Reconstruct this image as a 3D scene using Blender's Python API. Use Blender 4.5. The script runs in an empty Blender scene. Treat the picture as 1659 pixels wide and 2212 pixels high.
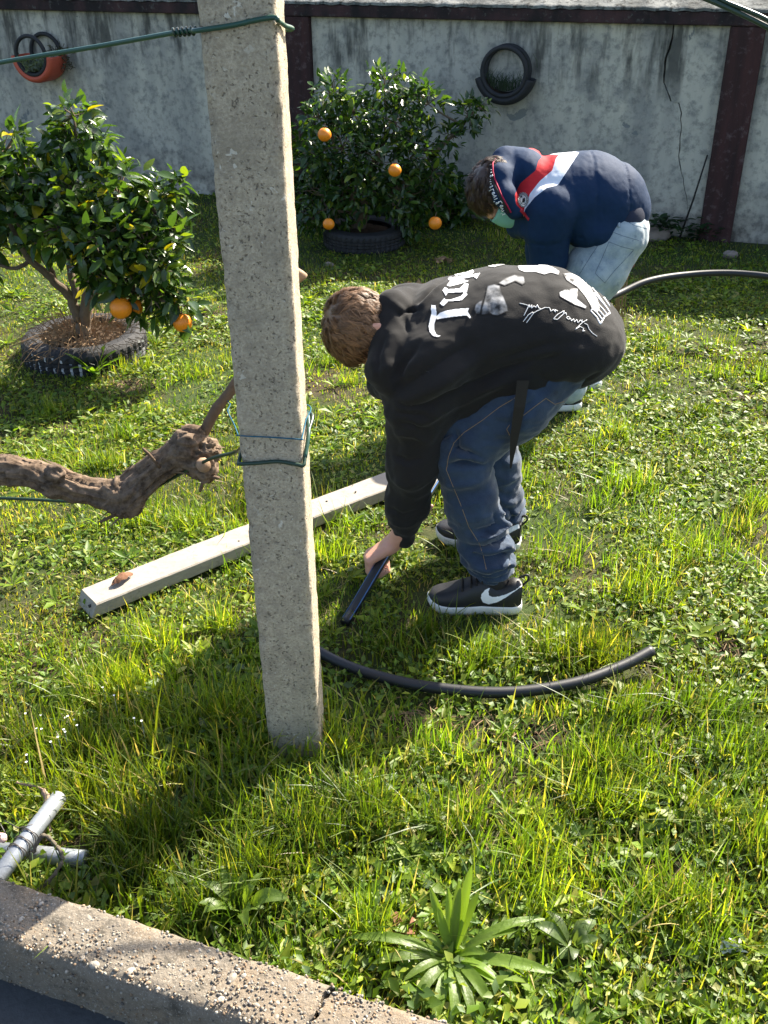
import bpy, bmesh, math, random
import numpy as np
from mathutils import Vector, Matrix
from mathutils.bvhtree import BVHTree

random.seed(7)
RNG = np.random.default_rng(7)
SC = bpy.context.scene
COL = SC.collection
rad = math.radians

# ------------------------------------------------------------------ camera
FPX, CAMH = 2135.0, 1.84
TH, PH = rad(31.06), rad(0.73)
cF = np.array([0, math.cos(TH), -math.sin(TH)])
cR0 = np.array([1.0, 0, 0]); cU0 = np.array([0, math.sin(TH), math.cos(TH)])
cU = cU0 * math.cos(PH) + cR0 * math.sin(PH)
cR = cR0 * math.cos(PH) - cU0 * math.sin(PH)
CAM = np.array([0, 0, CAMH])
cd = bpy.data.cameras.new('camera'); cam = bpy.data.objects.new('camera', cd); COL.objects.link(cam)
cd.sensor_fit = 'VERTICAL'; cd.sensor_height = 24.0; cd.sensor_width = 18.0
cd.lens = 24.0 * FPX / 2212.0
cd.clip_start = 0.05; cd.clip_end = 2000
cam.matrix_world = Matrix(((cR[0], cU[0], -cF[0], 0), (cR[1], cU[1], -cF[1], 0), (cR[2], cU[2], -cF[2], CAMH), (0, 0, 0, 1)))
SC.camera = cam

# ------------------------------------------------------------------ world, sun, exposure
SUN_AZ, SUN_EL = rad(41), rad(40)
w = bpy.data.worlds.new('World'); SC.world = w; w.use_nodes = True
wn = w.node_tree.nodes; wl = w.node_tree.links
bg = wn['Background']; sky = wn.new('ShaderNodeTexSky'); sky.sky_type = 'NISHITA'; sky.sun_disc = False
sky.dust_density = 2.5; sky.ozone_density = 0.6; sky.sun_elevation = SUN_EL; sky.sun_rotation = SUN_AZ
wl.new(sky.outputs[0], bg.inputs[0]); bg.inputs[1].default_value = 0.092
sd = bpy.data.lights.new('sun', 'SUN'); sd.energy = 5.0; sd.angle = rad(0.53); sd.color = (1.0, 0.92, 0.78)
sun = bpy.data.objects.new('sun', sd); COL.objects.link(sun)
SUNV = Vector((math.sin(SUN_AZ) * math.cos(SUN_EL), math.cos(SUN_AZ) * math.cos(SUN_EL), math.sin(SUN_EL)))
sun.rotation_euler = SUNV.to_track_quat('Z', 'Y').to_euler()
sun.location = (4, 5, 8)
SC.view_settings.view_transform = 'Standard'; SC.view_settings.look = 'None'
SC.view_settings.exposure = 1.85; SC.view_settings.gamma = 1.0
SC.cycles.use_denoising = True
SC.cycles.max_bounces = 8; SC.cycles.transparent_max_bounces = 8

# ------------------------------------------------------------------ geometry helpers
def ray(x, y): return cF + (x - 829.5) / FPX * cR - (y - 1106.0) / FPX * cU
def P(x, y, Y):
    d = ray(x, y); return CAM + d * (Y / d[1])
def G(x, y, z=0.0):
    d = ray(x, y); return CAM + d * ((z - CAMH) / d[2])
def A(*v): return np.array(v, float)
def nrm(v):
    v = np.asarray(v, float); return v / (np.linalg.norm(v) + 1e-12)

def me_np(name, V, F, smooth=True):
    V = np.asarray(V, np.float32)
    me = bpy.data.meshes.new(name)
    if isinstance(F, np.ndarray):
        k = F.shape[1]; n = len(F)
        me.vertices.add(len(V)); me.vertices.foreach_set('co', V.ravel())
        me.loops.add(n * k); me.loops.foreach_set('vertex_index', F.astype(np.int32).ravel())
        me.polygons.add(n); me.polygons.foreach_set('loop_start', np.arange(0, n * k, k, dtype=np.int32))
        me.update(calc_edges=True)
    else:
        me.from_pydata([tuple(map(float, v)) for v in V], [], [tuple(int(i) for i in f) for f in F]); me.update()
    me.polygons.foreach_set('use_smooth', np.full(len(me.polygons), smooth))
    return me
def obj(name, me, mat=None, parent=None, loc=None):
    o = bpy.data.objects.new(name, me); COL.objects.link(o)
    if mat is not None and me is not None and len(me.materials) == 0:
        for m in (mat if isinstance(mat, (list, tuple)) else [mat]): me.materials.append(m)
    if parent is not None:
        o.parent = parent
        if loc is None: o.matrix_parent_inverse = parent.matrix_basis.inverted()
    if loc is not None: o.location = tuple(map(float, loc))
    return o
def mk(name, V, F, mat, parent=None, smooth=True): return obj(name, me_np(name, V, F, smooth), mat, parent)
def tag(o, label=None, cat=None, group=None, kind=None):
    for k, v in (('label', label), ('category', cat), ('group', group), ('kind', kind)):
        if v: o[k] = v
    return o
def thing(name, label, cat, loc, group=None):
    o = bpy.data.objects.new(name, None); COL.objects.link(o); o.location = tuple(map(float, loc)); o.empty_display_size = .05
    return tag(o, label, cat, group)
def setcol(me, C):
    a = me.color_attributes.new('col', 'FLOAT_COLOR', 'POINT')
    C = np.asarray(C, np.float32)
    if C.shape[1] == 3: C = np.concatenate([C, np.ones((len(C), 1), np.float32)], 1)
    a.data.foreach_set('color', C.ravel())

_h = np.random.default_rng(99).random((64, 64, 64)).astype(np.float32)
def vnoise(p, s=1.0, seed=0):
    q = np.asarray(p, np.float64) * s + seed * 17.13
    i = np.floor(q).astype(np.int64); f = q - i; f = f * f * (3 - 2 * f)
    r = 0
    for a in (0, 1):
        for b in (0, 1):
            for c in (0, 1):
                wgt = (f[:, 0] if a else 1 - f[:, 0]) * (f[:, 1] if b else 1 - f[:, 1]) * (f[:, 2] if c else 1 - f[:, 2])
                r = r + wgt * _h[(i[:, 0] + a) & 63, (i[:, 1] + b) & 63, (i[:, 2] + c) & 63]
    return r * 2 - 1
def fbm(p, s=1.0, seed=0, o=3):
    r = 0; a = 1.0
    for k in range(o): r = r + a * vnoise(p, s * 2 ** k, seed + k); a *= .5
    return r
def vnormals(V, F):
    a, b, c = V[F[:, 0]], V[F[:, 1]], V[F[:, 2]]
    n = np.cross(b - a, c - a)
    if F.shape[1] == 4: n = n + np.cross(c - a, V[F[:, 3]] - a)
    N = np.zeros_like(V)
    for k in range(F.shape[1]): np.add.at(N, F[:, k], n)
    return N / (np.linalg.norm(N, axis=1, keepdims=True) + 1e-12)

class Sdf:
    def __init__(s, lo, hi, h):
        lo = np.asarray(lo, float); hi = np.asarray(hi, float); s.h = h; s.lo = lo
        s.n = np.ceil((hi - lo) / h).astype(int) + 1
        s.ax = [(lo[i] + h * np.arange(s.n[i])).astype(np.float32) for i in range(3)]
        s.f = np.full(s.n, .3, np.float32)
    def _sl(s, lo, hi):
        r = []
        for i in range(3):
            a = max(0, int((lo[i] - s.lo[i]) / s.h) - 1); b = min(s.n[i], int((hi[i] - s.lo[i]) / s.h) + 2)
            if b <= a: return None
            r.append(slice(a, b))
        return tuple(r)
    def _ap(s, sl, d, k, op):
        a = s.f[sl]
        if op == 'u':
            if k <= 0: s.f[sl] = np.minimum(a, d)
            else:
                h = np.maximum(k - np.abs(a - d), 0) / k; s.f[sl] = np.minimum(a, d) - h * h * k * .25
        else:
            d = -d; h = np.maximum(k - np.abs(a - d), 0) / max(k, 1e-6); s.f[sl] = np.maximum(a, d) + h * h * k * .25
    def cone(s, p0, p1, r0, r1, W=None, a0=1.0, a1=1.0, k=.03, op='u'):
        p0 = np.asarray(p0, float); p1 = np.asarray(p1, float); m = max(r0 * a0, r1 * a1, r0, r1) + k + 3 * s.h
        sl = s._sl(np.minimum(p0, p1) - m, np.maximum(p0, p1) + m)
        if sl is None: return
        X = (s.ax[0][sl[0]] - p0[0])[:, None, None]; Y = (s.ax[1][sl[1]] - p0[1])[None, :, None]; Z = (s.ax[2][sl[2]] - p0[2])[None, None, :]
        d = p1 - p0; L = max(d @ d, 1e-9)
        t = np.clip((X * d[0] + Y * d[1] + Z * d[2]) / L, 0, 1).astype(np.float32)
        x = X - t * d[0]; y = Y - t * d[1]; z = Z - t * d[2]; r = r0 + (r1 - r0) * t
        q = x * x + y * y + z * z
        if W is not None:
            W = nrm(W); ow = x * W[0] + y * W[1] + z * W[2]; asp = a0 + (a1 - a0) * t
            q = np.maximum(q - ow * ow, 0) + (ow / asp) ** 2
        s._ap(sl, (np.sqrt(q) - r).astype(np.float32), k, op)
    def chain(s, pts, W=None, k=.03, op='u'):   # pts: (point, radius, aspect)
        for a, b in zip(pts[:-1], pts[1:]):
            s.cone(a[0], b[0], a[1], b[1], W, a[2] if len(a) > 2 else 1, b[2] if len(b) > 2 else 1, k, op)
    def ell(s, c, axes, r, k=.03, op='u'):
        c = np.asarray(c, float); m = max(r) + k + 3 * s.h; sl = s._sl(c - m, c + m)
        if sl is None: return
        X = (s.ax[0][sl[0]] - c[0])[:, None, None]; Y = (s.ax[1][sl[1]] - c[1])[None, :, None]; Z = (s.ax[2][sl[2]] - c[2])[None, None, :]
        q = 0
        for a, rr in zip(axes, r): q = q + ((X * a[0] + Y * a[1] + Z * a[2]) / rr) ** 2
        s._ap(sl, ((np.sqrt(q) - 1) * min(r)).astype(np.float32), k, op)
    def mesh(s):
        f = s.f; ins = f < 0; nx, ny, nz = s.n
        tot = np.zeros((nx - 1, ny - 1, nz - 1), np.int8)
        for a in (0, 1):
            for b in (0, 1):
                for c in (0, 1): tot += ins[a:nx - 1 + a, b:ny - 1 + b, c:nz - 1 + c]
        I = np.argwhere((tot > 0) & (tot < 8)); cid = np.full(tot.shape, -1, np.int32); cid[I[:, 0], I[:, 1], I[:, 2]] = np.arange(len(I))
        acc = np.zeros((len(I), 3)); cnt = np.zeros(len(I))
        cor = [(a, b, c) for a in (0, 1) for b in (0, 1) for c in (0, 1)]
        val = {c: f[I[:, 0] + c[0], I[:, 1] + c[1], I[:, 2] + c[2]] for c in cor}
        for c0 in cor:
            for ax in range(3):
                if c0[ax] == 0:
                    c1 = list(c0); c1[ax] = 1; c1 = tuple(c1); va, vb = val[c0], val[c1]
                    m = (va < 0) != (vb < 0); t = np.where(m, va / np.where(m, va - vb, 1), 0)
                    p = np.repeat(np.array(c0, float)[None], len(I), 0); p[:, ax] += t
                    acc += p * m[:, None]; cnt += m
        V = s.lo + (I + acc / cnt[:, None]) * s.h
        Q = []
        for ax in range(3):
            o1, o2 = (ax + 1) % 3, (ax + 2) % 3
            sl0 = [slice(1, -1)] * 3; sl0[ax] = slice(0, -1); sl1 = list(sl0); sl1[ax] = slice(1, None)
            a = ins[tuple(sl0)]; b = ins[tuple(sl1)]
            E = np.argwhere(a != b); st = a[E[:, 0], E[:, 1], E[:, 2]]
            E = E + 1; E[:, ax] -= 1
            q = []
            for (u, v) in ((-1, -1), (0, -1), (0, 0), (-1, 0)):
                e = E.copy(); e[:, o1] += u; e[:, o2] += v; q.append(cid[e[:, 0], e[:, 1], e[:, 2]])
            q = np.stack(q, 1); q[~st] = q[~st][:, ::-1]; Q.append(q)
        Q = np.concatenate(Q); Q = Q[(Q >= 0).all(1)]
        return V, Q

def tube(path, rr, n=10, caps=True, ovx=1.0):
    path = [np.asarray(p, float) for p in path]
    if not hasattr(rr, '__len__'): rr = [rr] * len(path)
    V = []; F = []; ref = None
    for i, p in enumerate(path):
        t = nrm(path[min(i + 1, len(path) - 1)] - path[max(i - 1, 0)])
        if ref is None: ref = A(0, 0, 1) if abs(t[2]) < .9 else A(1, 0, 0)
        u = nrm(np.cross(t, ref)); v = np.cross(u, t); ref = v
        for k in range(n):
            a = 2 * math.pi * k / n; V.append(p + rr[i] * (math.cos(a) * u * ovx + math.sin(a) * v))
    for i in range(len(path) - 1):
        for k in range(n):
            a = i * n + k; b = i * n + (k + 1) % n; F.append((a, b, b + n, a + n))
    if caps:
        F.append(tuple(range(n))[::-1]); F.append(tuple((len(path) - 1) * n + k for k in range(n)))
    return V, F
def join(parts):
    V = []; F = []
    for v, f in parts:
        o = len(V); V.extend(v); F.extend([tuple(i + o for i in q) for q in f])
    return V, F
def spline(pts, m=8):
    pts = [np.asarray(p, float) for p in pts]; q = [2 * pts[0] - pts[1]] + pts + [2 * pts[-1] - pts[-2]]; out = []
    for i in range(1, len(q) - 2):
        for k in range(m):
            t = k / m; a, b, c, d = q[i - 1], q[i], q[i + 1], q[i + 2]
            out.append(.5 * (2 * b + (c - a) * t + (2 * a - 5 * b + 4 * c - d) * t * t + (3 * b - a - 3 * c + d) * t ** 3))
    out.append(pts[-1]); return out
def box(c, ux, uy, uz, hx, hy, hz):
    c = np.asarray(c, float); V = []
    for z in (-1, 1):
        for y in (-1, 1):
            for x in (-1, 1): V.append(c + x * hx * ux + y * hy * uy + z * hz * uz)
    F = [(0, 2, 3, 1), (4, 5, 7, 6), (0, 1, 5, 4), (2, 6, 7, 3), (0, 4, 6, 2), (1, 3, 7, 5)]
    return V, F
def sphere(c, r, n=12, m=8, axes=None):
    axes = np.eye(3) if axes is None else np.asarray(axes); r = np.ones(3) * r; V = []; F = []
    for i in range(m + 1):
        th = math.pi * i / m
        for k in range(n):
            ph = 2 * math.pi * k / n; d = A(math.sin(th) * math.cos(ph), math.sin(th) * math.sin(ph), math.cos(th)) * r
            V.append(np.asarray(c) + d @ axes)
    for i in range(m):
        for k in range(n): F.append((i * n + k, (i + 1) * n + k, (i + 1) * n + (k + 1) % n, i * n + (k + 1) % n))
    return V, F
def lathe(prof, n=64, a0=0, a1=2 * math.pi, axis_c=(0, 0, 0), ex=A(1, 0, 0), ey=A(0, 1, 0), ez=A(0, 0, 1)):
    closed = abs(a1 - a0 - 2 * math.pi) < 1e-6; V = []; F = []; m = len(prof); cnt = n if closed else n + 1
    for i in range(cnt):
        a = a0 + (a1 - a0) * i / n
        for (r, z) in prof: V.append(np.asarray(axis_c) + r * (math.cos(a) * ex + math.sin(a) * ey) + z * ez)
    for i in range(n):
        j = (i + 1) % cnt
        for k in range(m - 1): F.append((i * m + k, j * m + k, j * m + k + 1, i * m + k + 1))
    return V, F

# ------------------------------------------------------------------ materials
class NB:
    def __init__(s, name):
        s.m = bpy.data.materials.new(name); s.m.use_nodes = True; s.t = s.m.node_tree; s.n = s.t.nodes; s.l = s.t.links
        s.b = s.n['Principled BSDF']; s.out = s.n['Material Output']; s._co = None
    def new(s, t, **kw):
        x = s.n.new(t)
        for k, v in kw.items(): setattr(x, k, v)
        return x
    def co(s):
        if s._co is None: s._co = s.new('ShaderNodeNewGeometry').outputs['Position']
        return s._co
    def mp(s, scale, src=None, loc=(0, 0, 0)):
        x = s.new('ShaderNodeMapping'); x.inputs['Scale'].default_value = scale; x.inputs['Location'].default_value = loc
        s.l.new(src or s.co(), x.inputs[0]); return x.outputs[0]
    def noise(s, sc, det=4, ro=.55, vec=None, dist=0.0):
        x = s.new('ShaderNodeTexNoise'); x.inputs['Scale'].default_value = sc; x.inputs['Detail'].default_value = det
        x.inputs['Roughness'].default_value = ro; x.inputs['Distortion'].default_value = dist
        s.l.new(vec or s.co(), x.inputs['Vector']); return x.outputs['Fac']
    def voro(s, sc, feat='F1', out='Distance', vec=None, rnd=1.0):
        x = s.new('ShaderNodeTexVoronoi', feature=feat); x.inputs['Scale'].default_value = sc; x.inputs['Randomness'].default_value = rnd
        s.l.new(vec or s.co(), x.inputs['Vector']); return x.outputs[out]
    def ramp(s, fac, stops, interp='LINEAR'):
        x = s.new('ShaderNodeValToRGB'); x.color_ramp.interpolation = interp; e = x.color_ramp.elements
        while len(e) < len(stops): e.new(.5)
        for i, (p, c) in enumerate(stops):
            e[i].position = p; e[i].color = (c, c, c, 1) if not hasattr(c, '__len__') else (*c, 1)
        s.l.new(fac, x.inputs[0]); return x.outputs[0]
    def mix(s, fac, a, b, mode='MIX'):
        x = s.new('ShaderNodeMix', data_type='RGBA', blend_type=mode)
        for sock, v in ((x.inputs[0], fac), (x.inputs[6], a), (x.inputs[7], b)):
            if hasattr(v, 'default_value') or hasattr(v, 'is_linked'): s.l.new(v, sock)
            elif hasattr(v, '__len__'): sock.default_value = (*v, 1) if len(v) == 3 else v
            else: sock.default_value = v
        return x.outputs[2]
    def math(s, op, a, b=None, clamp=False):
        x = s.new('ShaderNodeMath', operation=op, use_clamp=clamp)
        for i, v in enumerate((a, b)):
            if v is None: continue
            if hasattr(v, 'is_linked'): s.l.new(v, x.inputs[i])
            else: x.inputs[i].default_value = v
        return x.outputs[0]
    def bump(s, h, st=.3, d=.01, nrmin=None):
        x = s.new('ShaderNodeBump'); x.inputs['Strength'].default_value = st; x.inputs['Distance'].default_value = d
        s.l.new(h, x.inputs['Height'])
        if nrmin is not None: s.l.new(nrmin, x.inputs['Normal'])
        s.l.new(x.outputs[0], s.b.inputs['Normal']); return x.outputs[0]
    def col(s, c):
        if hasattr(c, 'is_linked'): s.l.new(c, s.b.inputs['Base Color'])
        else: s.b.inputs['Base Color'].default_value = (*c, 1)
    def set(s, rough=.6, spec=.5, metal=0.0, **kw):
        if hasattr(rough, 'is_linked'): s.l.new(rough, s.b.inputs['Roughness'])
        else: s.b.inputs['Roughness'].default_value = rough
        s.b.inputs['Specular IOR Level'].default_value = spec; s.b.inputs['Metallic'].default_value = metal
        for k, v in kw.items(): s.b.inputs[k].default_value = v
        return s
    def attr(s, name='col'):
        x = s.new('ShaderNodeAttribute'); x.attribute_name = name; return x
    def translucent(s, colsock, f=.35):
        t = s.new('ShaderNodeBsdfTranslucent'); s.l.new(colsock, t.inputs[0]); mx = s.new('ShaderNodeMixShader')
        mx.inputs[0].default_value = f; s.l.new(s.b.outputs[0], mx.inputs[1]); s.l.new(t.outputs[0], mx.inputs[2]); s.l.new(mx.outputs[0], s.out.inputs[0])

def simple(name, c, rough=.6, spec=.4, metal=0., var=.12, sc=60, bump=.15, bd=.002):
    m = NB(name); n = m.noise(sc, 4)
    m.col(m.mix(n, tuple(x * (1 - var) for x in c), tuple(min(1, x * (1 + var)) for x in c))); m.set(rough, spec, metal)
    if bump: m.bump(m.noise(sc * 2.3, 3), bump, bd)
    return m.m

def mat_blade(name, f=.45, rough=.42, tint=(1.5, 1.45, .55)):
    m = NB(name); a = m.attr().outputs['Color']; m.col(a); m.set(rough, .5)
    m.translucent(m.mix(1.0, a, tint, 'MULTIPLY'), f); return m.m
M_GRASS = mat_blade('grass_blade', .55, .42)
M_WEED = mat_blade('weed_leaf', .5, .5, (1.55, 1.5, .5))
def mat_citrus():
    m = NB('citrus_leaf'); a = m.attr().outputs['Color']; n = m.noise(40, 3)
    c = m.mix(n, a, m.mix(1.0, a, (1.35, 1.3, 1.1), 'MULTIPLY')); m.col(c); m.set(.26, .6)
    m.bump(m.noise(90, 2), .25, .004)
    m.translucent(m.mix(1.0, a, (1.9, 1.9, .5), 'MULTIPLY'), .36); return m.m
M_CITRUS = mat_citrus()

def mat_ground():
    m = NB('lawn_soil'); n = m.noise(1.6, 5); n2 = m.noise(28, 6, .65)
    soil = m.mix(n2, (.030, .022, .013), (.085, .062, .036)); green = m.mix(n2, (.018, .032, .008), (.05, .075, .018))
    m.col(m.mix(m.ramp(n, [(.46, 0), (.64, 1)]), green, soil)); m.set(.95, .2)
    m.bump(m.noise(70, 6, .7), .7, .012); return m.m
def mat_plaster():
    m = NB('weathered_plaster')
    st = m.noise(1.0, 6, .6, m.mp((5, 5, .7))); big = m.noise(1.1, 4, .5); fine = m.noise(22, 6, .68); mid = m.noise(5.5, 6, .62)
    c = m.mix(m.ramp(big, [(.35, 0), (.65, 1)]), (.44, .415, .36), (.52, .485, .40))
    c = m.mix(m.ramp(st, [(.42, 0), (.66, .7)]), c, (.25, .245, .23))
    c = m.mix(m.ramp(mid, [(.46, 0), (.68, .7)]), c, (.22, .22, .21))
    c = m.mix(m.ramp(fine, [(.48, 0), (.72, .8)]), c, (.15, .15, .14))
    # peeled paint
    pv = m.noise(3.0, 7, .6, m.mp((1, 1, .8), loc=(3.3, 1, .4)), .6); pe = m.ramp(pv, [(.645, 0), (.655, 1)])
    c = m.mix(pe, c, (.19, .20, .195))
    # dark algae running down from the coping and damp at the foot
    sep = m.new('ShaderNodeSeparateXYZ'); m.l.new(m.co(), sep.inputs[0]); z = sep.outputs[2]
    dn = m.noise(1.0, 5, .6, m.mp((9, 9, 1.6), loc=(1.7, 0, 0)))
    top = m.math('MULTIPLY', m.ramp(z, [(.78, 0), (1.0, 1)]), m.ramp(dn, [(.48, 0), (.62, .85)]))
    c = m.mix(top, c, (.055, .055, .05))
    bot = m.math('MULTIPLY', m.ramp(z, [(.02, 1), (.34, 0)]), m.ramp(mid, [(.35, 0), (.6, .9)]))
    c = m.mix(bot, c, (.075, .06, .05))
    m.col(c); m.set(.92, .2)
    hgt = m.math('SUBTRACT', m.math('ADD', m.math('MULTIPLY', fine, .5), m.math('MULTIPLY', mid, .3)), m.math('MULTIPLY', pe, .35))
    m.bump(hgt, .6, .012); return m.m
def mat_maroon():
    m = NB('faded_maroon_paint'); st = m.noise(1.0, 6, .6, m.mp((14, 14, 1.2))); f = m.noise(24, 6, .65)
    c = m.mix(m.ramp(st, [(.35, 0), (.65, 1)]), (.058, .026, .025), (.030, .018, .018))
    c = m.mix(m.ramp(f, [(.55, 0), (.72, .8)]), c, (.12, .085, .085)); m.col(c); m.set(.88, .25); m.bump(f, .5, .008); return m.m
def mat_band():
    m = NB('blackened_coping_paint'); st = m.noise(1.0, 6, .6, m.mp((6, 6, 3))); f = m.noise(30, 6, .68)
    c = m.mix(m.ramp(st, [(.4, 0), (.65, 1)]), (.022, .018, .019), (.065, .035, .036))
    c = m.mix(m.ramp(f, [(.58, 0), (.70, .7)]), c, (.12, .12, .11)); m.col(c); m.set(.9, .2); m.bump(f, .6, .01); return m.m
def mat_lichen():
    m = NB('lichen_coping_top'); f = m.noise(26, 7, .7); v = m.noise(7, 5, .6)
    c = m.mix(m.ramp(v, [(.4, 0), (.62, 1)]), (.10, .105, .10), (.24, .245, .23))
    c = m.mix(m.ramp(f, [(.5, 0), (.62, .9)]), c, (.035, .035, .032)); m.col(c); m.set(.95, .15); m.bump(f, .8, .012); return m.m
def mat_post():
    m = NB('cast_concrete'); f = m.noise(190, 5, .7); g = m.noise(7, 5, .62); mid = m.noise(38, 5, .65)
    c = m.mix(m.ramp(f, [(.3, 0), (.7, 1)]), (.30, .25, .18), (.57, .49, .375)); c = m.mix(m.ramp(mid, [(.45, 0), (.68, .6)]), c, (.25, .21, .165)); c = m.mix(m.ramp(g, [(.48, 0), (.74, .55)]), c, (.20, .175, .14))
    sp = m.math('MULTIPLY', m.ramp(m.noise(150, 3, .5, dist=.15), [(.60, 0), (.67, 1)]), m.ramp(m.noise(13, 3), [(.36, 0), (.5, 1)]))
    c = m.mix(m.math('MULTIPLY', sp, .72), c, (.11, .09, .068))
    lich = m.math('MULTIPLY', m.ramp(m.noise(62, 2, .5, m.mp((1, 1, 1), loc=(.37, .21, .11)), .5), [(.68, 0), (.70, 1)]), m.ramp(m.noise(5, 2), [(.45, 0), (.58, 1)]))
    c = m.mix(m.math('MULTIPLY', lich, .85), c, (.62, .58, .50)); m.col(c); m.set(.93, .2)
    m.bump(m.math('SUBTRACT', f, m.math('MULTIPLY', sp, 1.1)), .7, .005); return m.m
def mat_aggregate():
    m = NB('exposed_aggregate'); f = m.noise(120, 5, .65); g = m.noise(6, 4)
    c = m.mix(f, (.10, .085, .066), (.25, .215, .17)); c = m.mix(m.ramp(g, [(.5, 0), (.66, .75)]), c, (.22, .165, .11))
    c = m.mix(m.ramp(m.noise(14, 6, .7), [(.52, 0), (.66, .85)]), c, (.055, .050, .040)); c = m.mix(m.ramp(m.noise(260, 3, .6), [(.58, 0), (.68, .7)]), c, (.36, .33, .28))
    m.col(c); m.set(.95, .2); m.bump(f, .8, .006); return m.m
def mat_wood():
    m = NB('weathered_board'); g = m.noise(1.0, 6, .6, m.mp((9, 30, 90))); f = m.noise(60, 4)
    c = m.mix(g, (.22, .195, .16), (.38, .345, .295)); c = m.mix(m.ramp(f, [(.55, 0), (.72, .7)]), c, (.20, .165, .125)); c = m.mix(m.ramp(m.noise(5, 5, .65), [(.52, 0), (.66, .6)]), c, (.27, .245, .21))
    m.col(c); m.set(.85, .25); m.bump(g, .5, .004); return m.m
def mat_denim(name, dark, light, fade, wear):
    m = NB(name); w1 = m.noise(1.0, 3, .5, m.mp((700, 90, 90))); g = m.noise(11, 5, .65); f = m.noise(260, 2)
    c = m.mix(m.ramp(g, [(.38, 0), (.62, 1)]), dark, light); c = m.mix(m.math('MULTIPLY', f, .45), c, fade)
    if wear: c = m.mix(m.ramp(m.noise(19, 5, .6), [(.62, 0), (.72, .85)]), c, wear)
    m.col(c); m.set(.85, .2, **{'Sheen Weight': .25}); m.bump(f, .35, .002); return m.m
def mat_cloth(name, c, sheen=.4, rough=.9, sc=320):
    m = NB(name); n = m.noise(sc, 3); g = m.noise(8, 3)
    m.col(m.mix(n, tuple(x * .75 for x in c), tuple(x * 1.3 for x in c))); m.set(rough, .2, **{'Sheen Weight': sheen})
    m.bump(n, .35, .002); return m.m
M_GROUND = mat_ground(); M_PLASTER = mat_plaster(); M_MAROON = mat_maroon(); M_BAND = mat_band(); M_LICHEN = mat_lichen()
M_POST = mat_post(); M_AGG = mat_aggregate(); M_WOOD = mat_wood()
M_HOODIE = mat_cloth('black_fleece', (.0135, .0128, .0128), .08)
M_DENIM1 = mat_denim('blue_denim', (.010, .022, .048), (.022, .043, .082), (.05, .074, .112), (.010, .019, .038))
M_DENIM2 = mat_denim('bleached_denim', (.13, .19, .245), (.31, .375, .41), (.46, .51, .52), (.08, .12, .175))
M_SKIN = NB('skin')
M_SKIN.col(M_SKIN.mix(M_SKIN.noise(45, 4), (.50, .25, .175), (.60, .33, .24))); M_SKIN.set(.5, .4)
M_SKIN.b.inputs['Subsurface Weight'].default_value = .15; M_SKIN.b.inputs['Subsurface Radius'].default_value = (.012, .005, .003)
M_SKIN.bump(M_SKIN.noise(220, 3), .2, .002); M_SKIN = M_SKIN.m
M_RUBBER = simple('tyre_rubber', (.022, .022, .024), .7, .35, 0, .35, 40, .4, .004)
M_PIPE = simple('black_polythene', (.010, .011, .014), .5, .5, 0, .2, 80, .1, .001)
M_PIPEB = simple('blue_pipe_stripe', (.03, .12, .34), .4, .5, 0, .1)
M_WIRE = simple('green_coated_wire', (.012, .06, .040), .38, .5, 0, .2)
M_WIREDK = simple('dark_green_cable', (.012, .035, .02), .35, .5, 0, .2)
M_TWINE = simple('blue_twine', (.02, .10, .16), .8, .2)
M_GALV = simple('galvanised_steel', (.30, .32, .345), .45, .5, .5, .18, 90, .25, .002)
M_RUSTW = simple('tie_wire', (.10, .09, .085), .5, .4, .6)
M_WHITE = simple('white_print', (.80, .80, .80), .7, .3, 0, .04, 200, 0)
def mat_photo(name, stops, sc):
    m = NB(name); g = m.noise(sc, 4, .55); c = m.ramp(g, stops); a = m.attr().outputs['Color']; m.col(m.mix(a, (.015, .0145, .0145), c)); m.set(.85, .2); return m.m
M_GREYP = mat_photo('grey_photo_print', [(.34, .03), (.46, .16), (.58, .34), (.72, .5)], 26)
M_GREYB = mat_photo('bright_photo_print', [(.34, .05), (.43, .40), (.55, .75)], 24)
M_SHOEB = simple('black_leather', (.014, .014, .016), .5, .45, 0, .2, 120, .2, .001)
M_SHOEW = simple('white_leather', (.78, .78, .78), .5, .4, 0, .04, 120, .1, .001)
M_SOLE = simple('white_rubber_sole', (.70, .70, .68), .65, .35, 0, .08, 60, .1)
M_STITCH = simple('orange_stitch', (.24, .17, .10), .8, .2)
M_STITCHD = simple('dark_stitch', (.09, .12, .16), .8, .2)
M_BROWNH = simple('brown_hair', (.150, .078, .034), .42, .5, 0, .5, 90, 0)
M_DARKH = simple('dark_hair', (.050, .026, .015), .42, .5, 0, .45, 90, 0)
M_MASK = simple('green_mask', (.22, .48, .43), .8, .2, 0, .08, 300, .2, .001)
_hm = NB('hair_strands'); _hm.col(_hm.attr().outputs['Color']); _hm.set(.52, .4); M_HAIR = _hm.m
M_STRAP = simple('black_strap', (.018, .016, .015), .7, .3)
M_BRASS = simple('brass', (.5, .32, .12), .35, .5, .9, .1)
M_NAVY = None
M_BARK = simple('citrus_bark', (.14, .105, .075), .9, .2, 0, .4, 55, .7, .006)
M_ORANGE = NB('orange_peel'); M_ORANGE.col(M_ORANGE.mix(M_ORANGE.noise(12, 3), (.80, .20, .008), (.90, .30, .015))); M_ORANGE.set(.38, .5)
M_ORANGE.bump(M_ORANGE.noise(320, 2), .35, .002); M_ORANGE = M_ORANGE.m
M_DRY = simple('dry_leaf', (.16, .075, .04), .8, .25, 0, .35, 50, .5, .003)
M_STRAW = simple('dry_stems', (.23, .15, .085), .85, .2, 0, .4, 30, 0)
M_SOIL = simple('dark_soil', (.05, .034, .022), .95, .1, 0, .5, 40, .9, .012)
M_TERRA = simple('terracotta_paint', (.46, .085, .045), .6, .35, 0, .25, 14, .2, .003)
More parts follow.
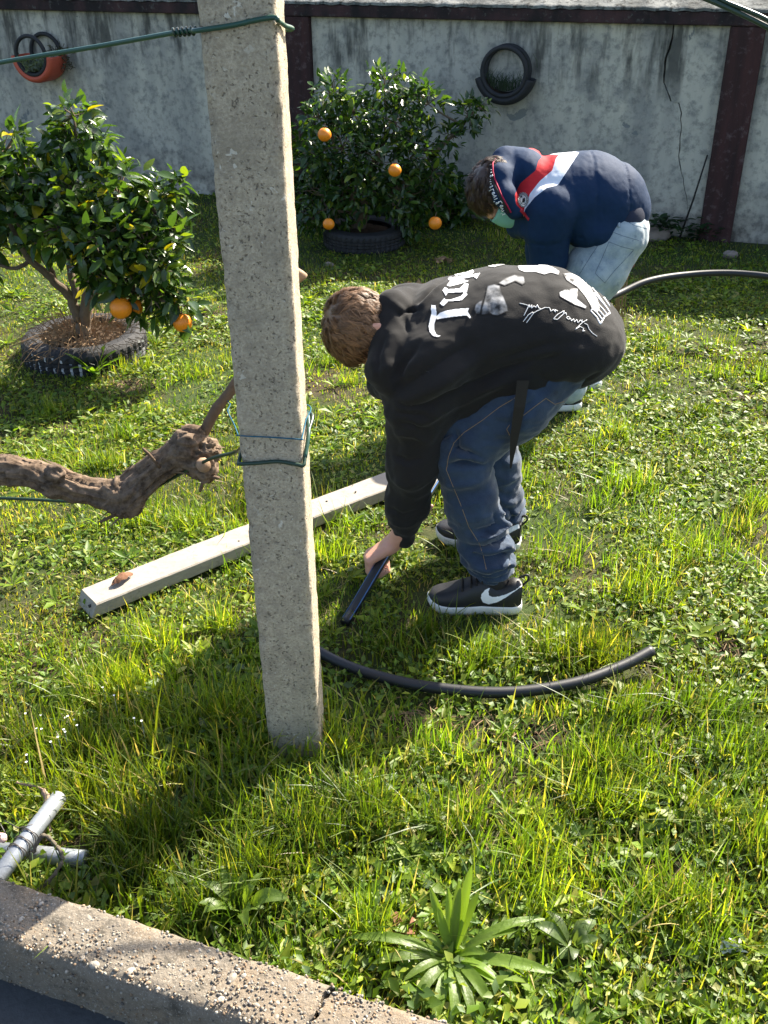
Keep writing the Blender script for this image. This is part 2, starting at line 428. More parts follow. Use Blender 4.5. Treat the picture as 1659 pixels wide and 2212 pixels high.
M_PAPER = simple('crumpled_paper', (.75, .75, .76), .8, .2, 0, .05)
M_STONE = simple('field_stone', (.22, .18, .15), .9, .2, 0, .3, 30, .6, .006)
M_PAVE = simple('dark_paving', (.055, .058, .06), .85, .3, 0, .3, 50, .5, .004)
M_CRACK = simple('crack_inside', (.05, .048, .045), .95, .1)
def mat_vine():
    m = NB('shaggy_vine_bark'); n = m.noise(36, 6, .7); g = m.noise(8, 4)
    c = m.mix(m.ramp(n, [(.35, 0), (.68, 1)]), (.045, .030, .020), (.23, .165, .115)); c = m.mix(m.ramp(g, [(.5, 0), (.7, .5)]), c, (.21, .175, .145))
    m.col(c); m.set(.92, .15); m.bump(n, .6, .006); return m.m
M_VINE = mat_vine()
M_CANE = simple('vine_cane', (.12, .08, .052), .8, .25, 0, .45, 60, .7, .004)
M_CUT = simple('cut_wood', (.30, .20, .13), .85, .2, 0, .3, 60, .4)

# ------------------------------------------------------------------ wall frame
WA = G(400, 415); WB = G(1548, 518); WU = nrm(A(WB[0] - WA[0], WB[1] - WA[1], 0)); WN = A(WU[1], -WU[0], 0)
if WN[1] > 0: WN = -WN
def W(s, d, z): return A(WA[0], WA[1], 0) + WU * s + WN * d + A(0, 0, z)
def Wpx(x, y, d=0.0):
    r = ray(x, y); o = A(WA[0], WA[1], 0) + WN * d; t = ((o - CAM) @ WN) / (r @ WN); p = CAM + r * t
    return (p - A(WA[0], WA[1], 0)) @ WU, p[2]
# kerb line
KH = .15
K0 = G(0, 1893, KH); K1 = G(1000, 2209, KH); KU = nrm(K1 - K0); KN = A(KU[1], -KU[0], 0)
if KN[1] > 0: KN = -KN
KW = float(np.dot(G(0, 2035, KH) - K0, KN)) * 1.0

# ------------------------------------------------------------------ ground
def gh(x, y): return 0.006 * np.sin(x * 3.1 + 1) * np.cos(y * 2.7) + 0.004 * np.sin(x * 7.3 + y * 5.1)
def build_ground():
    xs = np.concatenate([np.linspace(-400, -8, 12), np.linspace(-7, 7, 140), np.linspace(8, 400, 12)])
    ys = np.concatenate([np.linspace(-400, -2, 10), np.linspace(-1, 11, 120), np.linspace(14, 400, 12)])
    X, Y = np.meshgrid(xs, ys, indexing='ij'); Z = gh(X, Y); far = (np.abs(X) > 7) | (Y > 11) | (Y < -1); Z[far] = 0
    V = np.stack([X, Y, Z], -1).reshape(-1, 3); n, m = X.shape
    i = np.arange(n * m).reshape(n, m); F = np.stack([i[:-1, :-1], i[1:, :-1], i[1:, 1:], i[:-1, 1:]], -1).reshape(-1, 4)
    tag(mk('lawn_ground', V, F, M_GROUND), kind='structure')
build_ground()
def build_pavement():
    a = K0 + KN * (KW - .01) - KU * 4; b = K0 + KN * (KW - .01) + KU * 5; c = b + KN * 3; d = a + KN * 3
    V = [A(p[0], p[1], .018) for p in (a, b, c, d)]
    tag(mk('pavement', V, [(0, 1, 2, 3)], M_PAVE), kind='structure')
build_pavement()

# ------------------------------------------------------------------ wall
def build_wall():
    s0 = -3.6; s1 = 5.6; zt = 1.262; zc = 1.350
    t = thing('garden_wall', 'weathered grey plaster garden wall with maroon pillars and a blackened coping', 'wall', W(1, 0, 0))
    p1a = Wpx(612, 20, .045)[0]; p1b = Wpx(666, 38, .045)[0]; p2a = Wpx(1577, 62, .045)[0]; p2b = Wpx(1655, 62, .045)[0]
    def bx(name, sa, sb, da, db, za, zb, mat, lab=None):
        v, f = box(W((sa + sb) / 2, (da + db) / 2, (za + zb) / 2), WU, WN, A(0, 0, 1), (sb - sa) / 2, (db - da) / 2, (zb - za) / 2)
        o = mk(name, v, f, mat, t, False); b = o.modifiers.new('bevel', 'BEVEL'); b.width = .008; b.segments = 2
        if lab: o['label'] = lab
        return o
    bx('wall_core', s0, s1, -.22, -.034, -.1, zt, M_CRACK)
    def panel(sa, sb, crack=None, off=0):
        V = []; F = []
        if crack is None:
            v, f = box(W((sa + sb) / 2, -.016, zt / 2 - .05), WU, WN, A(0, 0, 1), (sb - sa) / 2, .016, zt / 2 + .05); V, F = v, f
        else:
            lv = [(-.1, crack[0][1], 0)] + crack + [(zt, crack[-1][1], .004)]
            for side in (0, 1):
                base = len(V)
                for (z, sc, wd) in lv:
                    e = sc - wd / 2 if side == 0 else sc + wd / 2; q = sa if side == 0 else sb
                    for dd in (0, -.032): V.append(W(q, dd, z)); V.append(W(e, dd, z))
                for i in range(len(lv) - 1):
                    a = base + 4 * i; b = a + 4
                    F.append((a, a + 1, b + 1, b) if side == 0 else (a + 1, a, b, b + 1))
                    F.append((a + 1, a + 3, b + 3, b + 1))
        return mk('plaster_panel', V, F, M_PLASTER, t, False)
    panel(s0, p1a)
    cr = [(1455, 56, 5), (1452, 83, 5), (1446, 105, 9), (1439, 122, 7), (1436, 150, 6), (1434, 178, 4), (1441, 196, 3), (1446, 208, 5), (1449, 219, 4), (1466, 222, 4), (1472, 244, 4), (1469, 295, 3.5), (1467, 347, 3), (1476, 385, 2.5), (1483, 424, 2), (1487, 470, 1.2)]
    cl = []
    for (x, y, wd) in cr[::-1]:
        s, z = Wpx(x, y); cl.append((z, s, wd * .0018))
    zz = cl[0][0]; out = []
    for i, c in enumerate(cl):
        z = c[0] if i == 0 else max(c[0], zz + .004); zz = z
        out.append((z, c[1], c[2]))
        if i < len(cl) - 1:
            n = cl[i + 1]; k = max(1, int((n[0] - z) / .03))
            for j in range(1, k):
                f = j / k; zz = z + (n[0] - z) * f
                out.append((zz, c[1] + (n[1] - c[1]) * f + random.uniform(-.005, .005), (c[2] + (n[2] - c[2]) * f) * random.uniform(.6, 1.4)))
    out = [o for o in out if o[0] < zt - .003]
    panel(p1b, p2a, out); panel(p2b, s1)
    for (a, b) in ((p1a, p1b), (p2a, p2b)):
        bx('pillar', a, b, -.03, .045, -.1, zt, M_MAROON)
    bx('coping_beam', s0, s1, -.22, .052, zt + .002, zc - .012, M_BAND)
    prof = [(.060, zc - .010), (.060, zc + .006), (.050, zc + .012), (-.16, zc + .085), (-.36, zc + .012), (-.36, zc - .010)]; V = []; F = []; ns = 160
    for i in range(ns + 1):
        sx = s0 + (s1 - s0) * i / ns
        for (d, z) in prof: V.append(W(sx, d + .006 * math.sin(i * 1.7), z + .004 * math.sin(i * 2.9 + d * 9)))
    for i in range(ns):
        for k in range(5): q = i * 6 + k; F.append((q, q + 6, q + 7, q + 1))
        F.append((i * 6 + 5, i * 6 + 11, i * 6 + 6, i * 6))
    F += [tuple(range(6)), tuple(ns * 6 + k for k in range(6))[::-1]]
    mk('coping_top', V, F, M_LICHEN, t, False)
build_wall()


# ------------------------------------------------------------------ kerb with pebbles
def build_kerb():
    t = thing('kerb', 'exposed aggregate concrete kerb with pebbles edging the lawn', 'kerb', K0 + KU * .5 - A(0, 0, KH))
    def block(sa, sb, jag0, jag1, drop):
        ns = int((sb - sa) / .012); prof = []
        for i in range(9): prof.append((0.0, -.03 + (KH - .016 + .03) * i / 8))
        prof += [(.005, KH - .006), (.012, KH)]
        for i in range(1, 13): prof.append((.012 + (KW - .034) * i / 12, KH))
        prof += [(KW - .010, KH - .005), (KW, KH - .018)]
        for i in range(1, 9): prof.append((KW, KH - .018 - (KH + .01) * i / 8))
        V = []; n = len(prof)
        for i in range(ns + 1):
            s = sa + (sb - sa) * i / ns
            for (d, z) in prof:
                ss = s + (jag0(d) if i == 0 else 0) + (jag1(d) if i == ns else 0)
                p = K0 + KU * ss + KN * d; V.append(A(p[0], p[1], z - drop))
        V = np.array(V); q = np.arange((ns + 1) * n).reshape(ns + 1, n)
        F = np.stack([q[:-1, :-1], q[1:, :-1], q[1:, 1:], q[:-1, 1:]], -1).reshape(-1, 4)
        N = vnormals(V, F); 
        if N[n // 2][2] < 0: F = F[:, ::-1]; N = -N
        V = V + N * (fbm(V, 60, 3)[:, None] * .0022 + fbm(V, 9, 5)[:, None] * .003)
        F = [tuple(r) for r in F] + [tuple(q[0]), tuple(q[-1][::-1])]
        return mk('kerb_block', V, F, M_AGG, t)
    sj = float(np.dot(G(725, 2121, KH) - K0, KU)); rj = np.random.default_rng(5).uniform(-.006, .006, 40)
    jf = lambda d: -.25 * d + rj[int(d * 200) % 40]
    b0 = block(-1.6, sj, lambda d: 0, lambda d: jf(d) - .004, 0); b1 = block(sj, 2.2, lambda d: jf(d) + .006, lambda d: 0, .006)
    rg = np.random.default_rng(11); tones = [(.22, .19, .15), (.28, .25, .205), (.20, .14, .09), (.27, .195, .125), (.15, .13, .11), (.33, .30, .25)]
    mats = [simple('pebble_stone', c, .6, .4, 0, .15, 80, .15) for c in tones]
    base = []
    for k in range(6):
        v, f = sphere((0, 0, 0), 1, 8, 5); v = np.array(v); v = v * (1 + .12 * vnoise(v, 1.7, k)[:, None]); m = me_np('pebble', v, f); m.materials.append(mats[k]); base.append(m)
    for i in range(150):
        s = rg.uniform(-.5, 1.2); d = rg.uniform(.012, KW - .008); r = rg.uniform(.0035, .006) if i > 9 else rg.uniform(.008, .012)
        p = K0 + KU * s + KN * d
        o = obj('pebble', base[rg.integers(6)], None, b0 if s < sj else b1, loc=None)
        o.location = (p[0], p[1], KH - r * .30 - (0 if s < sj else .006)); o.scale = (r * rg.uniform(1, 1.5), r * rg.uniform(.8, 1.1), r * .55); o.rotation_euler = (rg.uniform(-.2, .2), rg.uniform(-.2, .2), rg.uniform(0, 6.3))
    V = []; C = []; F = []
    v0, f0 = sphere((0, 0, 0), 1, 5, 3); v0 = np.array(v0); f0 = np.array(f0); pv = []; pf = []; pc = []
    for i in range(5200):
        s = rg.uniform(-.6, 1.5); fr = rg.random() < .25; d = KW + .0005 if fr else rg.uniform(.004, KW - .004); r = rg.uniform(.0014, .0036)
        p = K0 + KU * s + KN * d; z = rg.uniform(.0, KH - .02) if fr else KH - (.0 if s < sj else .006)
        sc = A(r * rg.uniform(.9, 1.5), r, r * .8); a = rg.uniform(0, 6.3); c, sn = math.cos(a), math.sin(a)
        q = v0 * sc; q = np.stack([q[:, 0] * c - q[:, 1] * sn, q[:, 0] * sn + q[:, 1] * c, q[:, 2]], 1) + A(p[0], p[1], z)
        pf.append(f0 + i * len(v0)); pv.append(q); pc.append(np.repeat(np.array([tones[rg.integers(6)]]) * rg.uniform(.6, 1.1), len(v0), 0))
    mm = NB('fine_gravel'); mm.col(mm.attr().outputs['Color']); mm.set(.8, .3)
    me = me_np('gravel', np.concatenate(pv), np.concatenate(pf)); setcol(me, np.concatenate(pc)); tag(obj('gravel', me, mm.m, t), kind='stuff')
build_kerb()

# ------------------------------------------------------------------ concrete post
PC = A(-.233, 1.905); PHX, PHY, PZ = .066, .062, 2.35
PROT = rad(-3); PU = A(math.cos(PROT), math.sin(PROT), 0); PV = A(-math.sin(PROT), math.cos(PROT), 0)
def build_post():
    nx, ny, nz = 12, 12, 200; V = []; F = []; ring = []
    for i in range(nx): ring.append((-1 + 2 * i / nx, -1))
    for i in range(ny): ring.append((1, -1 + 2 * i / ny))
    for i in range(nx): ring.append((1 - 2 * i / nx, 1))
    for i in range(ny): ring.append((-1, 1 - 2 * i / ny))
    n = len(ring); e = .09
    for k in range(nz + 1):
        z = -.15 + (PZ + .15) * k / nz
        for (u, v) in ring:
            m = (abs(u) ** 14 + abs(v) ** 14) ** (1 / 14); uu, vv = u / m, v / m
            p = PU * uu * PHX + PV * vv * PHY; V.append(A(PC[0] + p[0], PC[1] + p[1], z))
    V = np.array(V); q = np.arange((nz + 1) * n).reshape(nz + 1, n); q2 = np.roll(q, -1, 1)
    F = np.stack([q[:-1], q2[:-1], q2[1:], q[1:]], -1).reshape(-1, 4); N = vnormals(V, F)
    u = ((V[:, :2] - PC) @ PU[:2]) / PHX; vv = ((V[:, :2] - PC) @ PV[:2]) / PHY
    edge = np.clip((np.minimum(np.abs(u), np.abs(vv)) - .80) / .2, 0, 1)
    V = V + N * (fbm(V, 60, 1)[:, None] * .0011 - (edge * (np.clip(fbm(V, 38, 4, 4), -.15, 1) + .15))[:, None] * .013)
    F = [tuple(r) for r in F] + [tuple(q[-1])]
    o = mk('vineyard_post', V, F, M_POST)
    tag(o, 'tall square concrete post with pitted surface rising from the grass', 'post')
build_post()

# ------------------------------------------------------------------ wires on the post
def wire(name, pts, r, mat, label, cat='wire', m=8, n=8, group=None):
    v, f = tube(spline(pts, m), r, n); o = mk(name, v, f, mat); return tag(o, label, cat, group)
def postface(px, py, side='f', off=.004):
    # point on the post's front face under a photo pixel
    nface = -PV if side == 'f' else PU; h = PHY if side == 'f' else PHX; o = A(PC[0], PC[1], 0) + nface * (h + off)
    r = ray(px, py); t = ((o - CAM) @ nface) / (r @ nface); return CAM + r * t
def post_wrap(zf, zr, r):
    c = A(PC[0], PC[1], 0); a = PHX + r; b = PHY + r
    return [c + PU * a - PV * b * .96 + A(0, 0, zf), c + PU * a * 1.02 - PV * .0 + A(0, 0, (zf + zr) / 2), c + PU * a * .96 + PV * b + A(0, 0, zr), c - PU * a * .96 + PV * b + A(0, 0, zr)]
def build_wires():
    r = .0042
    a = postface(425, 66, off=r); b = postface(500, 55, off=r); c = postface(560, 42, off=r); d = postface(594, 38, off=r)
    e = post_wrap(d[2] - .005, d[2] - .03, r)
    p = [P(-260, 190, 2.3), P(-120, 160, 2.2), P(0, 135, 2.12), P(200, 102, 2.02), P(375, 71, 1.90), P(415, 66, 1.868), a, b, c, d] + e
    o = wire('trellis_wire', p, r, M_WIRE, 'green coated trellis wire wrapped around the upper part of the concrete post')
    tw = []
    p0, p1 = P(372, 71, 1.9), P(424, 66, 1.866)
    for i in range(50):
        t = i / 49; q = p0 + (p1 - p0) * t; an = t * 34; tw.append(q + A(0, math.cos(an), math.sin(an)) * .0062)
    v, f = tube(tw, .0024, 6); mk('twist', v, f, M_WIREDK, o)
    # lower wire
    a = postface(519, 1002, off=r); b = postface(560, 1000, off=r); c = postface(600, 997, off=r); d = postface(640, 1003, off=r); d2 = postface(655, 1005, off=r)
    cc = A(PC[0], PC[1], 0); e = [cc + PU * (PHX + r) - PV * PHY * .8 + A(0, 0, d2[2] + .01), cc + PU * (PHX + r + .004) + PV * 0 + A(0, 0, d2[2] + .045), cc + PU * (PHX) + PV * (PHY + r) + A(0, 0, d2[2] + .06), cc - PU * PHX * .9 + PV * (PHY + r) + A(0, 0, d2[2] + .03)]
    s = [P(-300, 1085, 2.08), P(-100, 1080, 2.10), P(0, 1076, 2.11), P(150, 1083, 2.12), P(270, 1085, 2.125), P(360, 1040, 2.1), P(450, 993, 2.02), P(505, 978, 1.965), cc - PU * (PHX + r) - PV * PHY * .3 + A(0, 0, a[2] + .012), cc - PU * (PHX + r) - PV * PHY * .95 + A(0, 0, a[2])]
    o = wire('trellis_wire', s + [a, b, c, d, d2] + e, r, M_WIREDK, 'dark green trellis wire tied round the post beside the gnarled vine')
    v, f = tube(spline(e[:3], 8), r + .0006, 8); mk('painted_sun_loop', v, f, M_WIRE, o);  # lighter green sleeve over the same wire: sunlight put into its colour
    # thin twine
    r2 = .0014
    a = postface(516, 941, off=r2); b = postface(590, 945, off=r2); d = postface(650, 949, off=r2)
    e = post_wrap(d[2] + .002, d[2] + .02, r2)
    s = [P(486, 860, 2.13), P(497, 873, 2.10), P(492, 888, 2.075), P(505, 915, 2.02), P(514, 938, 1.95)]
    wire('twine', s + [a, b, d] + e, r2, M_TWINE, 'thin blue twine tied from the vine cane to the concrete post', 'twine')
    # loose cables top right
    for k, (y0, y1, y2) in enumerate(((-40, 12, 60), (-44, 4, 52))):
        wire('cable', [P(1380 + k * 30, -75 + k * 4, 2.6), P(1480 + k * 26, y0 + 18, 2.58), P(1560 + k * 8, y1, 2.55), P(1660, y2 - k * 8, 2.52), P(1760, y2 + 60, 2.5), P(1900, 190, 2.48)], .006 - k * .001, M_WIREDK,
             ('lower' if k == 0 else 'upper') + ' of two dark green cables crossing the top right corner', 'cable', group='cables at the top right')
build_wires()

# ------------------------------------------------------------------ grapevine
def build_vine():
    k = .00106
    pts = [(-110, 1015, 2.07, 29), (-40, 1018, 2.07, 28), (20, 1016, 2.08, 29), (75, 1022, 2.08, 27), (120, 1040, 2.07, 31), (170, 1058, 2.07, 30), (215, 1068, 2.07, 30), (262, 1078, 2.07, 36), (300, 1045, 2.08, 29), (345, 1008, 2.09, 28), (390, 980, 2.09, 32), (425, 985, 2.09, 34)]
    c = [(P(x, y, Y), r * k) for (x, y, Y, r) in pts]
    lo = np.min([p for p, r in c], 0) - .09; hi = np.max([p for p, r in c], 0) + .1
    s = Sdf(lo, hi, .0042)
    s.chain(c, k=.012)
    for (x, y, Y, r) in ((275, 1088, 2.06, 34), (245, 1065, 2.06, 30), (285, 1070, 2.05, 22), (432, 1000, 2.08, 38), (405, 965, 2.08, 34), (447, 975, 2.09, 28), (440, 1022, 2.07, 22), (415, 945, 2.1, 24), (120, 1022, 2.05, 20)):
        s.ell(P(x, y, Y), np.eye(3), (r * k, r * k * .9, r * k), .012)
    V, F = s.mesh(); N = vnormals(V, F)
    pts_ = np.array([p for p, r in c]); best = np.full(len(V), 9.0); T = np.zeros(len(V)); RV = np.zeros_like(V); acc = 0.0
    for a, b in zip(pts_[:-1], pts_[1:]):
        d = b - a; L2 = d @ d; t = np.clip(((V - a) @ d) / L2, 0, 1); rv = V - a - t[:, None] * d; q = np.linalg.norm(rv, axis=1); u = q < best; best[u] = q[u]; RV[u] = rv[u]; T[u] = acc + t[u] * math.sqrt(L2); acc += math.sqrt(L2)
    q = RV + (T * .09)[:, None] * A(1, .3, .2); q2 = RV + (T * .3)[:, None] * A(.2, 1, .1)
    V = V + N * ((.42 - np.abs(fbm(q, 75, 2, 2))) * .017 + fbm(q2, 26, 8, 2) * .006)[:, None]
    rgb = np.random.default_rng(2); N2 = vnormals(V, F)
    o = mk('grapevine', V, F, M_VINE)
    tag(o, 'gnarled old grapevine trunk with shaggy bark in front of the lawn', 'grapevine')
    pv = []; pf = []
    for k in range(150):                                   # peeling strips of bark
        i0 = rgb.integers(len(V)); tgt = int(np.argmin(np.linalg.norm(pts_[:-1] - V[i0], axis=1))); dr = nrm(pts_[min(tgt + 1, len(pts_) - 1)] - pts_[tgt]) * rgb.choice([-1, 1]); nn = N2[i0]; sd_ = nrm(np.cross(nn, dr)); Ls = rgb.uniform(.012, .045); wv = rgb.uniform(.0015, .004); b0 = len(pv)
        for jj in range(4): tt = jj / 3; cc_ = V[i0] + dr * Ls * tt + nn * (.0015 + .006 * tt * tt * rgb.random()); pv += [cc_ - sd_ * wv * (1 - .7 * tt), cc_ + sd_ * wv * (1 - .7 * tt)]
        for jj in range(3): pf.append((b0 + 2 * jj, b0 + 2 * jj + 1, b0 + 2 * jj + 3, b0 + 2 * jj + 2))
    tag(mk('bark_strips', pv, pf, M_VINE, o), kind='stuff')
    cp = [P(415, 985, 2.1), P(432, 952, 2.11), P(466, 886, 2.12), P(504, 836, 2.13), P(579, 716, 2.14), P(615, 642, 2.15), P(648, 588, 2.16)]
    sp = spline(cp, 5); rr = [.0138 - .003 * i / len(sp) + random.uniform(-.0008, .0008) for i in range(len(sp))]
    v, f = tube(sp, rr, 10, False); mk('cane', v, f, M_CANE, o)
    d = nrm(cp[-1] - cp[-2]); v, f = tube([cp[-1] - d * .02, cp[-1] - d * .004, cp[-1] + d * .004], [.0125, .0185, .0175], 10); mk('cut_end', v, f, M_CUT, o)
    v, f = tube([P(437, 1002, 2.045), P(442, 1008, 2.03)], [.017, .016], 9); mk('cut_end', v, f, M_CUT, o)
    for a in ([(345, 1010, 2.06), (325, 985, 2.05), (308, 968, 2.05)], [(440, 1035, 2.06), (455, 1030, 2.05), (475, 1033, 2.05)], [(275, 1105, 2.06), (250, 1112, 2.06), (215, 1128, 2.05)], [(440, 1020, 2.07), (438, 1040, 2.06), (432, 1062, 2.06)]):
        v, f = tube(spline([P(*q) for q in a], 4), [.0042] * 8 + [.003], 6); mk('shoot', v, f, M_CANE, o)
build_vine()

# ------------------------------------------------------------------ water pipe (one long black pipe)
HAND1 = P(828, 1208, 2.60)
PIPE_A = spline([G(1408, 1405, .060), G(1340, 1440, .048), G(1230, 1478, .040), G(1080, 1496, .036), G(920, 1483, .036), G(800, 1456, .036), G(715, 1422, .036), G(655, 1383, .036), G(610, 1335, .03)], 10)
PIPE_B0 = G(745, 1345, .014)
PIPE_B = spline([PIPE_B0, G(768, 1308, .026), HAND1, P(884, 1128, 2.86), P(938, 1045, 3.14), P(990, 962, 3.45), A(.44, 3.85, .16), A(.68, 4.2, .30), P(1310, 645, 4.55), P(1400, 607, 4.70), P(1500, 592, 4.78), P(1600, 591, 4.75), P(1700, 606, 4.6), P(1800, 650, 4.4), G(1930, 760, .02)], 10)
PIPEPTS = PIPE_A + PIPE_B
def build_pipe():
    v, f = tube(PIPE_A, .0158, 14); tag(mk('water_pipe', v, f, M_PIPE), 'loose black plastic pipe curving across the grass right of the post', 'pipe', 'black water pipes')
    v, f = tube(PIPE_B, .0158, 14)
    o = mk('water_pipe', v, f, M_PIPE); tag(o, 'long black plastic water pipe with blue stripes gripped by both people', 'pipe', 'black water pipes')
    seg = PIPE_B[1:52]
    for a in (-.9, .75):
        V = []; F = []
        for i, p in enumerate(seg):
            t = nrm(seg[min(i + 1, len(seg) - 1)] - seg[max(i - 1, 0)]); u = nrm(np.cross(t, A(0, -.5, .85))); v_ = nrm(np.cross(u, t)); v_ = v_ if v_[2] > 0 else -v_
            for da in (-.10, .10):
                an = a + da; V.append(p + .0163 * (math.sin(an) * u + math.cos(an) * v_))
        for i in range(len(seg) - 1): F.append((2 * i, 2 * i + 1, 2 * i + 3, 2 * i + 2))
        mk('blue_stripe', V, F, M_PIPEB, o)
build_pipe()

# ------------------------------------------------------------------ board
BA = G(213, 1332, .012); BB = G(884, 1060, .012); BU = nrm(BB - BA); BN = A(-BU[1], BU[0], 0); BWID, BTH = .108, .046
def build_board():
    L = np.linalg.norm(BB - BA); ns = 70; V = []; prof = []
    w_, t_ = BWID, BTH; c = .004
    prof = [(0, c), (0, t_ - c), (c, t_), (w_ * .25, t_), (w_ * .5, t_), (w_ * .75, t_), (w_ - c, t_), (w_, t_ - c), (w_, c), (w_ - c, 0), (c, 0)]
    n = len(prof)
    for i in range(ns + 1):
        s = L * i / ns; e = .0
        for (d, z) in prof:
            ss = s + (.018 * (1 - z / t_) * 0 - (.02 if i == 0 and z < .02 else 0) if i == 0 else 0); p = BA + BU * ss + BN * d; V.append(A(p[0], p[1], .012 + z + .004 * math.sin(s * 3)))
    V = np.array(V); V += fbm(V, 26, 2)[:, None] * A(.0012, .0012, .0009)
    q = np.arange((ns + 1) * n).reshape(ns + 1, n); q2 = np.roll(q, -1, 1)
    F = [tuple(r) for r in np.stack([q[:-1], q2[:-1], q2[1:], q[1:]], -1).reshape(-1, 4)] + [tuple(q[0][::-1]), tuple(q[-1])]
    o = mk('wooden_board', V, F, M_WOOD, None, False); tag(o, 'long weathered whitish timber board lying on the grass behind the post', 'board')
    c0 = BA + BU * .006 + BN * .03; v, f = tube([A(*c0[:2], .04) - BU * .02, A(*c0[:2], .04) - BU * .009], .005, 8); mk('nail_hole', v, f, M_CRACK, o)
    for (s, d) in ((.52, .03), (.9, .06), (1.02, .05)):
        p = BA + BU * s + BN * d; v, f = tube([A(p[0], p[1], .055), A(p[0], p[1], .0595), A(p[0], p[1], .0625)], [.0025, .0025, .0045], 8); mk('nail', v, f, M_RUSTW, o)
    # curled dry leaf on it
    ce = BA + BU * .115 + BN * .06; V = []; F = []; m = 9
    for i in range(m):
        s = (i / (m - 1) - .5) * .085; wv = .022 * math.sin(math.pi * (i + .6) / (m + .2))
        for j in range(7):
            a = (j / 6 - .5) * 2.9; p = ce + (BU * .93 + BN * .2) * s + BN * math.sin(a) * wv * .8; V.append(A(p[0], p[1], .064 + wv * (.5 - .55 * math.cos(a) * -1) + .004 * math.sin(i * 2.3 + j)))
    for i in range(m - 1):
        for j in range(6): F.append((i * 7 + j, (i + 1) * 7 + j, (i + 1) * 7 + j + 1, i * 7 + j + 1))
    o = mk('dry_leaf', V, F, M_DRY); tag(o, 'curled brown dry leaf lying on the end of the timber board', 'leaf'); o['group'] = 'fallen dry leaves'
build_board()

# ------------------------------------------------------------------ galvanised pipes tied together
def build_metal_pipes():
    r = .0195
    a0 = G(-60, 1832, .034); a1 = G(186, 1856, .034)
    b0 = G(-55, 1960, .095); b1 = G(128, 1722, .072)
    def pipe(a, b, lab):
        d = nrm(b - a); prof = [(a, r), (b, r), (b, r * .86), (b - d * .05, r * .84)]
        v, f = tube([a, b - d * .001, b, b, b - d * .06], [r, r, r * .98, r * .84, r * .82], 16, True); o = mk('steel_pipe', v, f, M_GALV); return tag(o, lab, 'pipe', 'crossed steel pipes')
    pipe(a0, a1, 'grey galvanised pipe lying low, pointing right beside the kerb'); pipe(b0, b1, 'grey galvanised pipe crossing on top, pointing up into the grass')
    x = G(55, 1842, .06); d1 = nrm(b1 - b0); V = []
    rg = np.random.default_rng(3); path = []
    u = nrm(np.cross(d1, A(0, 0, 1))); v_ = np.cross(u, d1)
    c0 = b0 + d1 * float((x - b0) @ d1)
    for i in range(120):
        t = i / 119; an = t * 2 * math.pi * 6; path.append(c0 + d1 * (-.03 + .07 * t + .01 * math.sin(an * .5)) + (u * math.cos(an) + v_ * (math.sin(an) - .25 * (math.sin(an) < 0))) * (r + .003))
    path += [path[-1] + A(-.02, .01, .025), path[-1] + A(-.05, .005, .02), path[-1] + A(-.085, .02, .028)]
    v, f = tube(path, .0013, 5); o = mk('tie_wire', v, f, M_RUSTW); tag(o, 'tangled thin rusty wire binding the two crossed steel pipes', 'wire')
    v, f = tube(spline([c0 + A(-.03, .0, .04), c0 + A(-.06, .03, .05), c0 + A(-.1, .02, .045), c0 + A(-.07, .05, .07)], 6), .0012, 5); mk('loose_end', v, f, M_RUSTW, o)
    rp = spline([c0 + A(.03, -.02, .0), c0 + A(.05, .0, .03), c0 + A(.085, -.02, .015), c0 + A(.10, -.05, .0), c0 + A(.06, -.085, -.035), c0 + A(.0, -.09, -.04), c0 + A(-.02, -.06, .0)], 10)
    rp = [p + A(*(rg.uniform(-.0015, .0015, 3))) for p in rp]
    v, f = tube(rp, [.0045 + .0012 * math.sin(i * 1.9) for i in range(len(rp))], 7); o = mk('old_rope', v, f, simple('old_rope_fibre', (.13, .11, .08), .95, .1, 0, .4, 90, .9, .004)); tag(o, 'frayed brown rope end knotted round the crossed steel pipes', 'rope')
    for (dx, dy, dz) in ((-.075, -.005, .0), (-.06, -.03, .012), (-.05, .0, .02)):
        v, f = sphere(c0 + A(dx, dy, dz), (.02, .013, .012), 10, 7); v = np.array(v); v += fbm(v, 80, 3)[:, None] * .004; mk('knot', v, f, simple('pink_rag', (.42, .30, .27), .95, .1, 0, .3, 90, .6, .004), o)
    # curled dry stalk leaning beside the pipe
    st = spline([G(100, 1800, .03), G(103, 1755, .06), G(98, 1715, .085), G(80, 1700, .095), G(38, 1692, .10)], 6)
    V = []; F = []
    for i, p in enumerate(st):
        wv = .011 * (1 - .5 * i / len(st)) + .002 * math.sin(i * 1.7); V += [p + A(-wv, 0, 0), p + A(0, -.3 * wv, .006), p + A(wv, 0, 0)]
    for i in range(len(st) - 1):
        for j in (0, 1): F.append((3 * i + j, 3 * i + j + 1, 3 * i + j + 4, 3 * i + j + 3))
    o = mk('dry_stalk', V, F, simple('pale_dry_stalk', (.30, .21, .15), .9, .2, 0, .3, 40, .6, .004)); so = o.modifiers.new('solid', 'SOLIDIFY'); so.thickness = .004
    tag(o, 'bent pale brown dry stalk standing by the end of the steel pipe', 'stalk')
build_metal_pipes()

